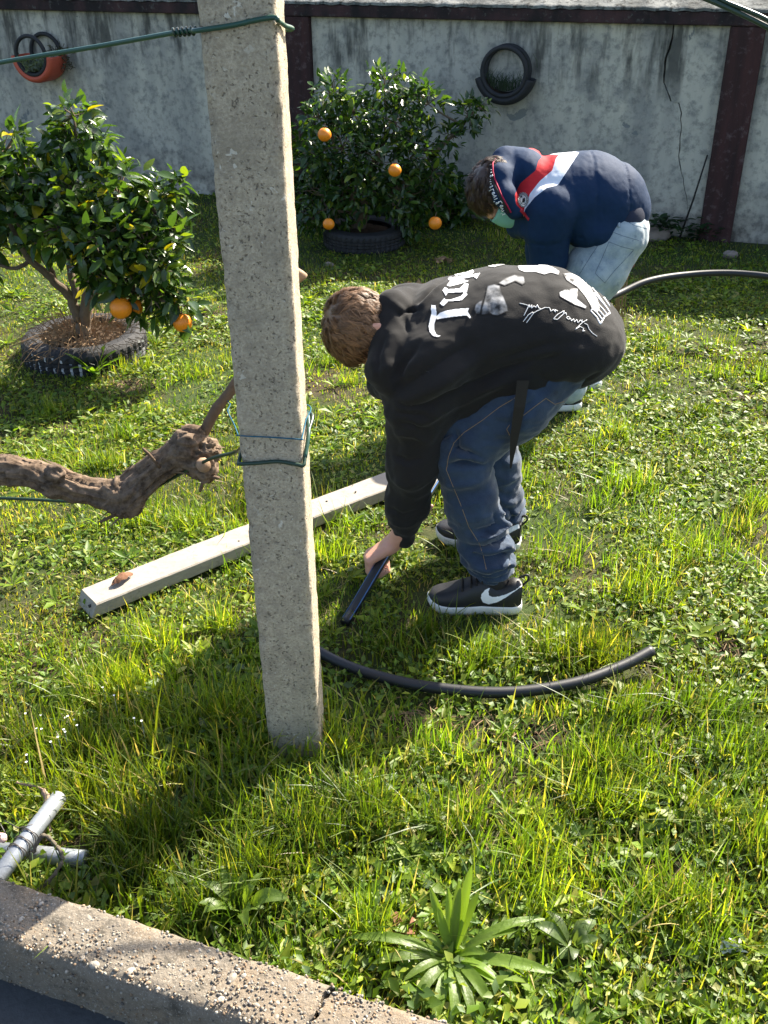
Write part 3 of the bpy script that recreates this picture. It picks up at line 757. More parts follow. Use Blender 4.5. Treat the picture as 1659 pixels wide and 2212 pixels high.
# ------------------------------------------------------------------ ground tyres
def tyre(name, c, R, hgt, label, paint, cat='tyre'):
    N = 132; g = .008; w_ = hgt
    prof = [(R * .66, w_ * .04), (R * .80, 0), (R * .93, w_ * .05), (R * .985, w_ * .16), (R, w_ * .24), (R, w_ * .36), (R - g, w_ * .365), (R - g, w_ * .40), (R, w_ * .405), (R, w_ * .49), (R - g, w_ * .495), (R - g, w_ * .53), (R, w_ * .535), (R, w_ * .64), (R - g, w_ * .645), (R - g, w_ * .68), (R, w_ * .685), (R, w_ * .78), (R * .985, w_ * .85), (R * .95, w_ * .94), (R * .86, w_), (R * .76, w_ * 1.0), (R * .68, w_ * .96), (R * .655, w_ * .88), (R * .70, w_ * .80)]
    V, F = lathe(prof, N, axis_c=c); V = np.array(V); m = len(prof)
    rg = np.random.default_rng(int(R * 1000)); mi = []
    for i in range(N):
        if i % 3 == 0:
            for k in list(range(4, 18)):
                p = V[i * m + k] - np.asarray(c); d = A(p[0], p[1], 0); V[i * m + k] -= nrm(d) * .007
    o = mk(name, V, F, [M_RUBBER, paint], None)
    idx = np.zeros(len(F), np.int32)
    for i in range(N):
        if i % 3 in (0,):
            for k in range(4, 18):
                if (k < 11 or rg.random() < .25) and vnoise(np.array([[i * .11, k * .08, R * 50]]), 1)[0] > -.25: idx[i * (m - 1) + k] = 1
    o.data.polygons.foreach_set('material_index', idx); o.data.polygons.foreach_set('use_smooth', np.zeros(len(F), bool))
    tag(o, label, cat); return o
M_WPAINT = simple('worn_white_paint', (.42, .42, .42), .9, .2, 0, .5, 40, .3)
T1 = A(-1.465, 4.62, 0); T2 = A(-.105, 6.48, 0)
tyre('tyre', T1 + A(0, 0, -.04), .30, .155, 'old tyre ringing the foot of the near orange tree, white marks in its tread', M_WPAINT)
tyre('tyre', T2 + A(0, 0, -.015), .27, .14, 'dark tyre ringing the foot of the orange tree by the wall', simple('worn_grey_paint', (.045, .045, .048), .9, .2))
def soil_disc(c, r, z, name, label, dry=False):
    V = [A(c[0], c[1], z + .02)]; F = []
    for i in range(1, 7):
        for k in range(28):
            a = 2 * math.pi * k / 28; rr = r * i / 6; V.append(A(c[0] + rr * math.cos(a), c[1] + rr * math.sin(a), z + .02 * (1 - (i / 6) ** 2) + random.uniform(-.006, .006)))
    for k in range(28): F.append((0, 1 + k, 1 + (k + 1) % 28))
    for i in range(5):
        for k in range(28): a = 1 + i * 28 + k; b = 1 + i * 28 + (k + 1) % 28; F.append((a, a + 28, b + 28, b))
    o = mk(name, V, F, M_SOIL); tag(o, label, 'soil', kind='stuff')
    return o
soil_disc(T1, .215, .085, 'soil', 'dark soil filling the tyre under the near orange tree'); soil_disc(T2, .19, .08, 'soil', 'dark soil filling the tyre by the wall')
def strips(n, fn, nseg=3):
    """fn(rng)-> (path list of nseg+1 pts, width list); returns mesh of thin ribbons"""
    V = []; F = []
    for i in range(n):
        path, wd = fn(i); b = len(V)
        for j, p in enumerate(path):
            t = nrm(path[min(j + 1, len(path) - 1)] - path[max(j - 1, 0)]); u = nrm(np.cross(t, p - CAM)); V += [p - u * wd[j] / 2, p + u * wd[j] / 2]
        for j in range(len(path) - 1): F.append((b + 2 * j, b + 2 * j + 1, b + 2 * j + 3, b + 2 * j + 2))
    return V, F
def build_mulch():
    rg = np.random.default_rng(21)
    def fn(i):
        a = rg.uniform(0, 6.28); r = .26 * math.sqrt(rg.random()); p = A(T1[0] + r * math.cos(a), T1[1] + r * math.sin(a), .098)
        if i < 260:
            d = A(math.cos(a + rg.uniform(-.8, .8)), math.sin(a + rg.uniform(-.8, .8)), 0); L = rg.uniform(.05, .16); up = rg.uniform(.02, .13) if r < .15 else rg.uniform(0, .05)
            return [p, p + d * L * .35 + A(0, 0, up), p + d * L * .7 + A(0, 0, up * .9), p + d * L + A(0, 0, up * .3)], [.003, .003, .0025, .001]
        if i < 300:  # long trailing stalks
            d = A(math.cos(a), math.sin(a), 0); L = rg.uniform(.2, .45)
            return [p, p + d * L * .3 + A(0, 0, .1 * rg.random()), p + d * L * .7 + A(0, 0, .12 * rg.random()), p + d * L + A(0, 0, -.03)], [.0025, .0025, .002, .001]
        return [p + A(0, 0, .0), p + A(rg.uniform(-.015, .015), rg.uniform(-.015, .015), .012), p + A(rg.uniform(-.03, .03), rg.uniform(-.02, .02), .012)], [.006, .012, .003]
    v, f = strips(620, fn); tag(mk('dry_mulch', v, f, M_STRAW), 'dry brown stems and litter heaped in the near tyre', 'mulch', kind='stuff')
build_mulch()

# ------------------------------------------------------------------ orange trees
def leaf_mesh(L, wd, cup, fold, n=4):
    V = []; F = []
    for i in range(n + 1):
        t = i / n; wv = wd * math.sin(math.pi * min(1, t ** .8 * .96 + .02)) ** .8 * .5; x = L * t; z = -cup * L * t * t
        V += [A(x, -wv, z + fold * wv), A(x, 0, z), A(x, wv, z + fold * wv)]
    for i in range(n):
        for j in (0, 1): F.append((3 * i + j, 3 * i + 3 + j, 3 * i + 4 + j, 3 * i + 1 + j))
    return np.array(V), np.array(F)
def frame_from(d, up):
    x = nrm(d); y = np.cross(up, x)
    if np.linalg.norm(y) < 1e-3: y = np.cross(A(1, 0, .1), x)
    y = nrm(y); return np.stack([x, y, np.cross(x, y)], 1)
def citrus_tree(name, label, base, limbs, lobes, nleaf, L0, cols, seed, nobj, label_crown=None):
    rg = np.random.default_rng(seed)
    t = thing(name, label, 'tree', base)
    parts = []
    for (pts, r0, r1) in limbs:
        sp = spline(pts, 6); m = len(sp); sp = [p + rg.uniform(-.004, .004, 3) for p in sp]
        parts.append(tube(sp, [r0 + (r1 - r0) * i / (m - 1) + rg.uniform(-.001, .001) * r0 * 20 for i in range(m)], 9))
    ends = [l[0][-1] for l in limbs] + [l[0][-2] for l in limbs]
    tips = []
    for (c, r) in lobes:
        e = min(ends, key=lambda q: np.linalg.norm(q - c))
        mid = (e + c) / 2 + rg.uniform(-.03, .03, 3); parts.append(tube(spline([e, mid, c], 4), [.009 - .0006 * i for i in range(9)], 6))
        for k in range(int(5 + r * 40)):
            d = nrm(rg.normal(size=3) + A(0, 0, .25)); q = c + d * r * rg.uniform(.55, .95); parts.append(tube([c, (c + q) / 2 + rg.uniform(-.02, .02, 3), q], [.004, .003, .0018], 5, False)); tips.append((c, r, q, d))
    v, f = join(parts); tr = mk('trunk', v, f, M_BARK, t)
    # leaves
    wts = np.array([r ** 2.1 for c, r in lobes]); wts /= wts.sum()
    protos = []
    for k in range(6):
        v, f = leaf_mesh(1, rg.uniform(.38, .60), rg.uniform(-.05, .55), rg.uniform(.1, .7)); protos.append((v, f))
    LV = []
    for i in range(nleaf):
        li = rg.choice(len(lobes), p=wts); c, r = lobes[li]
        d = nrm(rg.normal(size=3)); rr = r * (rg.uniform(.25, 1) ** .45) * rg.uniform(.88, 1.08)
        p = c + d * rr * A(1, 1, .95)
        if rg.random() < .25 and tips:
            tp = tips[rg.integers(len(tips))]; p = tp[2] + rg.normal(size=3) * .022; d = tp[3]
        out = nrm(d + rg.normal(size=3) * .65 + A(0, 0, -.15)); up = nrm(A(0, 0, 1.0) + d * .5 + rg.normal(size=3) * .45)
        R = frame_from(out, up); L = L0 * rg.uniform(.5, 1.3)
        cc = np.array(cols[rg.choice(len(cols), p=[.42, .30, .17, .08, .03])]) * rg.uniform(.7, 1.25)
        LV.append((p, R, L, rg.integers(6), cc, rg.integers(10), float(np.linalg.norm(p - CAM)) + (0 if rr > r * .7 else .5)))
    order = sorted(range(nleaf), key=lambda i: LV[i][6] + .25 * (i % 5))
    pick = set(order[:nobj])
    V = []; F = []; C = []; o_ = 0
    for i in range(nleaf):
        if i in pick: continue
        p, R, L, k, cc, _, _ = LV[i]; v, f = protos[k]; V.append((v * L) @ R.T + p); F.append(f + o_); o_ += len(v); C.append(np.repeat(cc[None], len(v), 0))
    me = me_np('crown', np.concatenate(V), np.concatenate(F)); setcol(me, np.concatenate(C)); crown = obj('crown', me, M_CITRUS, t); crown['kind'] = 'stuff'
    data = []
    for k in range(6):
        for ci in range(5):
            v, f = protos[k]; me = me_np('leaf', v, f); setcol(me, np.repeat(np.array([cols[ci]]), len(v), 0)); me.materials.append(M_CITRUS); data.append(me)
    for i in pick:
        p, R, L, k, cc, _, _ = LV[i]; ci = min(range(5), key=lambda q: np.abs(np.array(cols[q]) - cc).sum())
        o = obj('leaf', data[k * 5 + ci], None, crown); M4 = Matrix([list(R[r] * L) + [p[r]] for r in range(3)] + [[0, 0, 0, 1]]); o.matrix_basis = M4
    return t
LEAFC = [(.028, .060, .016), (.042, .086, .018), (.066, .118, .018), (.13, .18, .018), (.40, .33, .018)]
def tree1():
    def q(x, y, Y): return P(x, y, Y)
    b = T1 + A(.03, 0, .0)
    fork = q(182, 655, 4.62)
    limbs = [([b, q(180, 715, 4.62), q(186, 660, 4.62), q(200, 590, 4.6), q(205, 500, 4.6)], .045, .016),
             ([q(172, 690, 4.62), q(150, 640, 4.6), q(110, 600, 4.55), q(60, 555, 4.5), q(20, 480, 4.5)], .028, .010),
             ([q(125, 615, 4.57), q(95, 560, 4.6), q(60, 500, 4.65), q(30, 420, 4.7)], .016, .008),
             ([q(198, 620, 4.62), q(230, 570, 4.6), q(280, 510, 4.55), q(320, 440, 4.55)], .022, .008),
             ([q(195, 640, 4.6), q(230, 625, 4.5), q(290, 630, 4.4), q(350, 650, 4.35)], .015, .006),
             ([q(165, 645, 4.6), q(150, 560, 4.65), q(150, 460, 4.7), q(165, 330, 4.72)], .02, .008),
             ([q(70, 560, 4.52), q(30, 580, 4.45), q(-40, 560, 4.4)], .012, .005)]
    k = 4.75 / 2135
    lob = [(160, 250, 4.72, 46), (185, 305, 4.70, 58), (140, 330, 4.7, 50), (70, 395, 4.62, 80), (170, 420, 4.6, 95), (255, 420, 4.58, 80), (330, 440, 4.6, 62), (372, 408, 4.62, 34), (12, 325, 4.7, 52), (-40, 420, 4.6, 95), (30, 465, 4.5, 70), (130, 490, 4.45, 70), (225, 510, 4.42, 95), (315, 525, 4.45, 80), (270, 590, 4.38, 70), (345, 585, 4.38, 52), (215, 590, 4.5, 55), (330, 645, 4.34, 40), (385, 655, 4.36, 40), (375, 500, 4.55, 32), (-60, 560, 4.45, 55), (290, 665, 4.36, 26)]
    citrus_tree('orange_tree', 'bushy orange tree in the left foreground growing from a tyre', b, limbs, [(P(x, y, Y), r * k) for x, y, Y, r in lob], 3300, .075, LEAFC, 5, 300)
tree1()
LEAFD = [(.024, .055, .016), (.036, .078, .018), (.052, .100, .018), (.09, .14, .018), (.15, .19, .02)]
def tree2():
    b = T2 + A(-.03, 0, 0); q = P
    limbs = [([b, q(778, 490, 6.5), q(785, 440, 6.5), q(800, 380, 6.5), q(830, 300, 6.5)], .05, .018),
             ([q(780, 470, 6.5), q(760, 430, 6.5), q(730, 360, 6.45), q(715, 270, 6.5)], .022, .01),
             ([q(788, 440, 6.5), q(840, 420, 6.45), q(890, 380, 6.4), q(940, 330, 6.5), q(1000, 270, 6.55)], .022, .008),
             ([q(785, 450, 6.5), q(760, 460, 6.4), q(710, 450, 6.35)], .014, .007)]
    k = 6.55 / 2135 * 1.0
    lob = [(715, 205, 6.5, 42), (690, 255, 6.5, 40), (765, 245, 6.5, 50), (830, 190, 6.5, 44), (880, 205, 6.5, 48), (925, 225, 6.5, 36), (850, 265, 6.45, 66), (740, 320, 6.4, 70), (690, 340, 6.4, 48), (820, 350, 6.35, 78), (895, 330, 6.4, 52), (940, 375, 6.4, 42), (965, 300, 6.5, 34), (1015, 250, 6.55, 32), (1040, 235, 6.56, 20), (770, 410, 6.35, 66), (700, 420, 6.4, 50), (870, 420, 6.35, 62), (935, 445, 6.38, 40), (680, 470, 6.4, 36), (890, 475, 6.4, 34), (725, 470, 6.4, 32)]
    citrus_tree('orange_tree', 'dark orange tree near the wall with a few fruit, in a tyre', b, limbs, [(P(x, y, Y), r * k) for x, y, Y, r in lob], 4200, .056, LEAFD, 9, 300)
tree2()
def bush3():
    q = P; b = G(655, 500); b = A(b[0], 6.95, 0)
    limbs = [([b, q(660, 440, 6.95), q(665, 380, 6.95), q(660, 330, 6.95)], .03, .012), ([q(660, 450, 6.95), q(760, 420, 6.98), q(880, 400, 7.0), q(980, 400, 7.0)], .018, .008)]
    k = 7 / 2135
    lob = [(650, 310, 6.95, 36), (655, 370, 6.95, 48), (645, 430, 6.95, 50), (740, 420, 6.98, 60), (840, 430, 7.0, 55), (920, 420, 6.98, 55), (975, 410, 6.95, 40), (1000, 440, 6.92, 40), (960, 470, 6.9, 40), (860, 475, 6.95, 35)]
    citrus_tree('evergreen_shrub', 'dark evergreen shrub against the wall behind the orange tree', b, limbs, [(P(x, y, Y), r * k) for x, y, Y, r in lob], 1500, .075, LEAFD, 19, 120)
bush3()
def orange(px, py, Y, r, label):
    c = P(px, py, Y); v, f = sphere((0, 0, 0), 1, 20, 14); v = np.array(v); v[:, 2] *= .96; v[:, 2] -= .05 * np.exp(-((v[:, 0] ** 2 + v[:, 1] ** 2) / .02)) * np.sign(v[:, 2])
    o = mk('orange', v * r, f, M_ORANGE); o.location = tuple(c); tag(o, label, 'orange', 'oranges on the trees')
    vv, ff = tube([A(0, 0, r * .88), A(0.002, 0, r * 1.15), A(.006, 0, r * 1.6)], [.004, .0025, .002], 6); mk('stalk', [p for p in vv], ff, M_BARK, None).parent = o
    o.children[0].name = 'stalk'
orange(261, 666, 4.28, .050, 'large orange in front, low on the near tree'); orange(287, 664, 4.36, .045, 'orange half hidden behind the large one on the near tree')
orange(394, 697, 4.30, .044, 'orange at the lower right tip of the near tree')
orange(701, 291, 6.08, .040, 'orange high on the left side of the tree by the wall'); orange(710, 484, 6.12, .036, 'orange hanging low on the left of the tree by the wall')
orange(940, 482, 6.15, .041, 'orange hanging low on the right of the tree by the wall'); orange(853, 368, 5.98, .038, 'orange deep among leaves in the middle of the tree by the wall')

# ------------------------------------------------------------------ tyre planters on the wall
def wall_planter(px, py, Rb, Ro, dep, a0, a1, mat, label, plant, tilt=0.0):
    s, z = Wpx(px, py, .1); t = thing('hanging_planter', label, 'planter', W(s, .004, z))
    ex = WU; ey = A(0, 0, 1); ez = WN; rt = .015
    for d in (.022, dep):
        prof = [(Rb + rt * math.cos(a) * 1.0, rt * math.sin(a)) for a in np.linspace(0, 2 * math.pi, 11)]
        v, f = lathe(prof, 48, axis_c=W(s, d, z), ex=ex, ey=ey, ez=ez); mk('bead_ring', v, f, M_RUBBER, t)
    pr = [(Rb - .004, .020), (Rb + .025, .004), (Ro - .03, .003), (Ro - .006, .02), (Ro, .05), (Ro, dep - .03), (Ro - .006, dep), (Ro - .03, dep + .016), (Rb + .025, dep + .014), (Rb - .004, dep)]
    pin = [(r - .008 if r > Rb + .03 else r, min(max(zz, .014), dep)) for r, zz in pr][::-1]
    v, f = lathe(pr + pin, 40, a0, a1, W(s, 0, z), ex, ey, ez); v = np.array(v); n = len(pr) + len(pin); f = list(f) + [tuple(range(n)), tuple(40 * n + k for k in range(n))[::-1]]
    mk('basin', v, f, mat, t)
    # soil
    V = []; F = []
    for i in range(25):
        a = a0 + .18 + (a1 - a0 - .36) * i / 24
        for rr_, dd in ((Rb - .01, .03), (Rb - .01, dep - .01)): V.append(W(s, dd, z) + rr_ * 1.08 * (math.cos(a) * ex + math.sin(a) * ey) + A(0, 0, .012))
    for i in range(24): F.append((2 * i, 2 * i + 1, 2 * i + 3, 2 * i + 2))
    mk('soil', V, F, M_SOIL, t)
    rg = np.random.default_rng(int(px)); bot = z + Rb * math.sin((a0 + a1) / 2) * .86
    def fn(i):
        u = rg.normal() * Rb * .4; c = W(s + u, rg.uniform(.03, dep - .01), bot + .006 + .5 * u * u / Rb)
        if plant == 'grass': return [c, c + A(rg.normal() * .01, 0, .04), c + A(rg.normal() * .03, rg.normal() * .01, rg.uniform(.05, .11))], [.004, .003, .001]
        c = c + WN * .05 + A(0, 0, rg.uniform(0, .06)); d = nrm(rg.normal(size=3) + A(0, -.4, .3)); L = rg.uniform(.02, .045); return [c, c + d * L * .5, c + d * L], [.004, .010, .002]
    v, f = strips(150 if plant == 'grass' else 340, fn); me = me_np('plant', v, f); cc = A(.022, .05, .02) if plant == 'grass' else A(.13, .16, .11)
    setcol(me, cc[None] * RNG.uniform(.5, 1.4, (len(v), 1))); tag(obj('plant', me, M_WEED, t), kind='stuff')
    if plant != 'grass':
        def fn2(i):
            u = rg.uniform(.1, .24); c = W(s + u, rg.uniform(.02, .12), bot + .10 + rg.uniform(-.08, .07)); d = nrm(rg.normal(size=3)); L = .03; return [c, c + d * L, c + d * L + rg.normal(size=3) * .012], [.003, .006, .002]
        v, f = strips(160, fn2); me = me_np('trailing_stems', v, f); setcol(me, A(.07, .07, .045)[None] * RNG.uniform(.4, 1.4, (len(v), 1))); tag(obj('trailing_stems', me, M_WEED, t), kind='stuff')
wall_planter(1090, 155, .145, .205, .115, rad(194), rad(346), M_RUBBER, 'black half-tyre planter with grass hanging on the wall right of the trees', 'grass')
wall_planter(85, 117, .135, .195, .20, rad(182), rad(358), M_TERRA, 'terracotta painted half-tyre planter hanging on the wall at upper left', 'succulent')

# thin stick leaning on the wall, stones and weeds at the foot of the wall
def wall_foot():
    s0, z0 = Wpx(1528, 335, .06); a = W(s0, .056, z0); b = G(1466, 520, .0)
    v, f = tube([b, (a + b) / 2 + A(.005, 0, 0), a], [.007, .006, .005], 7); tag(mk('thin_rod', v, f, M_STRAP), 'thin black rod leaning against the wall beside the right pillar', 'rod')
    rg = np.random.default_rng(8)
    for i, (x, y, r, lab) in enumerate(((1575, 556, .05, 'small brown stone lying in the shade before the right pillar'), (1415, 518, .10, 'low rubble stone at the wall foot behind the stooping people'), (712, 575, .03, 'small pale stone in the shaded grass below the orange tree'))):
        c = G(x, y); v, f = sphere((0, 0, 0), 1, 14, 9); v = np.array(v); v = v * (1 + .22 * fbm(v, 1.6, i + 3)[:, None]) * A(r, r * .7, r * .55); o = mk('stone', v, f, M_STONE); o.location = (c[0], c[1], r * .3); tag(o, lab, 'stone', 'loose stones')
    # leafy weeds at the wall
    for (x, y, n, sz, sp, lab, zz) in ((1432, 506, 60, .07, .16, 'broad dark weed clump at the wall foot by the stooping person', .06), (1500, 510, 70, .05, .18, 'small leafy weed growing at the foot of the right pillar', .03)):
        c = G(x, y + 12); V = []; F = []; C = []; o_ = 0
        for i in range(n):
            v, f = leaf_mesh(1, .6, .2, .2); d = nrm(A(rg.normal(), rg.normal() - .3, rg.uniform(0, .8))); R = frame_from(d, A(0, 0, 1)); p = c + A(rg.normal() * sp * .5, rg.normal() * .04, rg.uniform(0, .09) + zz); V.append(v * sz * rg.uniform(.5, 1.2) @ R.T + p); F.append(f + o_); o_ += len(v); C.append(np.repeat(A(.02, .05, .015)[None] * rg.uniform(.6, 1.5), len(v), 0))
        st = tube([A(c[0], c[1], 0), A(c[0], c[1], zz + .05)], [.006, .003], 6)
        t = thing('weed', lab, 'weed', A(c[0], c[1], 0), 'weeds at the wall foot'); me = me_np('foliage', np.concatenate(V), np.concatenate(F)); setcol(me, np.concatenate(C)); o = obj('foliage', me, M_WEED, t); o['kind'] = 'stuff'; mk('stem', st[0], st[1], M_BARK, t)
    # dried brown flower heads behind the second person
    c0 = P(1350, 560, 5.0); t = thing('dried_plant', 'dried brown seed heads on thin stems behind the pale jeans', 'plant', A(c0[0], 5.0, 0)); V = []; F = []
    for i in range(14):
        h = P(1330 + rg.uniform(-8, 38), 590 - rg.uniform(0, 62), 5.0); v, f = sphere(h, .016, 7, 5); v = np.array(v) + rg.normal(size=(len(v), 3)) * .004; mk('seed_head', v, f, M_DRY, t); v, f = tube([A(c0[0] + rg.uniform(-.03, .03), 5.0, 0), h], [.003, .002], 5); mk('stem', v, f, M_STRAW, t)
wall_foot()

# ------------------------------------------------------------------ people: helpers
def head_sdf(s, c, up, fr, lf, sc=1.0):
    up, fr, lf = nrm(up), nrm(fr), nrm(lf); Ax = [lf, fr, up]; L = lambda x, y, z: np.asarray(c) + (lf * x + fr * y + up * z) * sc
    e = lambda p, r, k: s.ell(L(*p), Ax, [q * sc for q in r], k * sc)
    e((0, -.012, .035), (.074, .094, .082), .02)        # cranium
    e((0, .022, -.03), (.062, .068, .082), .03)         # face
    e((0, .045, -.085), (.036, .040, .030), .03)        # chin
    e((0, .088, .012), (.05, .018, .018), .03)          # brow
    s.cone(L(0, .088, .0), L(0, .108, -.036), .010 * sc, .014 * sc, k=.012 * sc)   # nose
    e((0, .083, -.066), (.024, .012, .007), .008); e((0, .080, -.078), (.022, .012, .008), .006)
    for x in (-1, 1):
        s.ell(L(.031 * x, .094, .002), Ax, [.014 * sc, .012 * sc, .010 * sc], .008 * sc, 'd')
        e((.076 * x, -.012, -.012), (.010, .022, .033), .008); s.ell(L(.086 * x, -.006, -.008), Ax, [.006 * sc, .011 * sc, .018 * sc], .006, 'd')
    return L
def hand_sdf(s, wrist, palm_dir, across, palm_n, curl=1.0, sc=1.0, grip=None):
    """palm from the wrist along palm_dir; across points towards the thumb side; palm_n is the palm's facing"""
    d, a, n = nrm(palm_dir), nrm(across), nrm(palm_n); w0 = np.asarray(wrist)
    for i, o in enumerate((.028, .009, -.010, -.028)):
        k0 = w0 + a * o * sc * .8 + d * .02 * sc; k1 = w0 + d * (.086 - .004 * abs(i - 1)) * sc + a * o * sc
        s.cone(k0, k1, .0155 * sc, .0125 * sc, k=.014)
        ln = (.040, .045, .042, .033)[i]; p = k1; ang = 0
        for j, (fl, bend) in enumerate(((1.0, .95), (.68, 1.05), (.55, .8))):
            ang += bend * curl; dd = d * math.cos(ang) + n * math.sin(ang); q = p + dd * ln * fl * sc; s.cone(p, q, (.0102 - .0009 * j) * sc, (.0095 - .0009 * j) * sc, k=.004); p = q
    t0 = w0 + d * .025 * sc + a * .024 * sc + n * .008 * sc; t1 = t0 + (d * .55 + a * .55 + n * .55) * .042 * sc; t2 = t1 + (d * .45 - a * .1 + n * .9) * .032 * sc; t3 = t2 + (d * .2 - a * .6 + n * .7) * .024 * sc
    s.cone(t0, t1, .0145 * sc, .0120 * sc, k=.012); s.cone(t1, t2, .0118 * sc, .0104 * sc, k=.004); s.cone(t2, t3, .0104 * sc, .0085 * sc, k=.004)
def bvh(V, F): return BVHTree.FromPolygons([Vector(v) for v in V], [tuple(int(i) for i in f) for f in F])
def cast(tree, x, y, off=.0015):
    d = ray(x, y); h = tree.ray_cast(Vector(CAM), Vector(nrm(d)))
    if h[0] is None: return None
    n = np.array(h[1]); 
    if n @ d > 0: n = -n
    return np.array(h[0]) + n * off
def fold_disp(V, N, tree, folds):
    """folds: (pixel polyline, amplitude, width) pressed into the cloth"""
    out = np.zeros(len(V))
    for (pl, amp, wd) in folds:
        pts = []
        for a, b in zip(pl[:-1], pl[1:]):
            for k in range(6):
                c = cast(tree, a[0] + (b[0] - a[0]) * k / 6, a[1] + (b[1] - a[1]) * k / 6, 0)
                if c is not None: pts.append(c)
        if len(pts) < 2: continue
        pts = np.array(pts); lo = pts.min(0) - 3 * wd; hi = pts.max(0) + 3 * wd; m = np.where(((V > lo) & (V < hi)).all(1))[0]
        if not len(m): continue
        best = np.full(len(m), 9.0); tt = np.zeros(len(m))
        for i in range(len(pts) - 1):
            a, b = pts[i], pts[i + 1]
            if np.linalg.norm(b - a) > .15: continue
            d = b - a; t = np.clip(((V[m] - a) @ d) / max(d @ d, 1e-9), 0, 1); q = np.linalg.norm(V[m] - a - t[:, None] * d, axis=1); u = q < best; best[u] = q[u]; tt[u] = (i + t[u]) / (len(pts) - 1)
        ta = np.sin(np.pi * np.clip(tt * .9 + .05, 0, 1)) ** .5
        out[m] += amp * np.exp(-(best / wd) ** 2) * ta
    return V + N * out[:, None]
def in_poly(X, Y, poly):
    r = np.zeros(X.shape, bool); n = len(poly)
    for i in range(n):
        x0, y0 = poly[i]; x1, y1 = poly[(i + 1) % n]
        c = ((y0 > Y) != (y1 > Y)); r ^= c & (X < (x1 - x0) * (Y - y0) / ((y1 - y0) if y1 != y0 else 1e-9) + x0)
    return r
def print_poly(name, polys, tree, mat, parent, step=1.0, off=.0016, fade=0):
    V = []; F = []; idx = {}; PX = []
    xs = [p[0] for q in polys for p in q]; ys = [p[1] for q in polys for p in q]
    gx = np.arange(min(xs) - step, max(xs) + step, step); gy = np.arange(min(ys) - step, max(ys) + step, step); X, Y = np.meshgrid(gx, gy, indexing='ij')
    ins = np.zeros(X.shape, bool)
    for q in polys: ins |= in_poly(X + step / 2, Y + step / 2, q)
    def vid(i, j):
        if (i, j) not in idx:
            c = cast(tree, min(xs) - step + i * step, min(ys) - step + j * step, off); idx[(i, j)] = -1 if c is None else len(V)
            if c is not None: V.append(c); PX.append((min(xs) - step + i * step, min(ys) - step + j * step))
        return idx[(i, j)]
    for i, j in np.argwhere(ins):
        q = (vid(i, j), vid(i, j + 1), vid(i + 1, j + 1), vid(i + 1, j))
        if min(q) >= 0 and max(np.linalg.norm(V[q[k]] - V[q[k - 1]]) for k in range(4)) < .022: F.append(q)
    if not F: return None
    o = mk(name, V, F, mat, parent)
    if fade:                                    # soft-edged print: ink thins out towards the rim of the picture
        X2 = np.array(PX); best = np.full(len(X2), 99.0)
        for q in polys:
            for a, b in zip(q, q[1:] + q[:1]):
                a = np.array(a); d = np.array(b) - a; t = np.clip(((X2 - a) @ d) / max(d @ d, 1e-9), 0, 1); best = np.minimum(best, np.hypot(*(X2 - a - t[:, None] * d).T))
        k = np.clip(best / fade, 0, 1); k = k * k * (3 - 2 * k); setcol(o.data, np.repeat(k[:, None], 3, 1))
    return o
def print_line(name, lines, tree, mat, parent, r=.0011, off=.0008, sub=4, n=5):
    parts = []   # runs that leave the cloth and come back are kept apart
    for pl in lines:
        pts = []
        for a, b in zip(pl[:-1], pl[1:]):
            for k in range(sub): pts.append((a[0] + (b[0] - a[0]) * k / sub, a[1] + (b[1] - a[1]) * k / sub))
        pts.append(pl[-1]); run = []
        for p in pts:
            c = cast(tree, p[0], p[1], off)
            if c is None or (run and np.linalg.norm(c - run[-1]) > .09):
                if len(run) > 1: parts.append(tube(run, r, n))
                run = [] if c is None else [c]
            else: run.append(c)
        if len(run) > 1: parts.append(tube(run, r, n))
    if parts:
        if len(lines) == 1: parts = [max(parts, key=lambda q: len(q[0]))]
        v, f = join(parts); return mk(name, v, f, mat, parent)
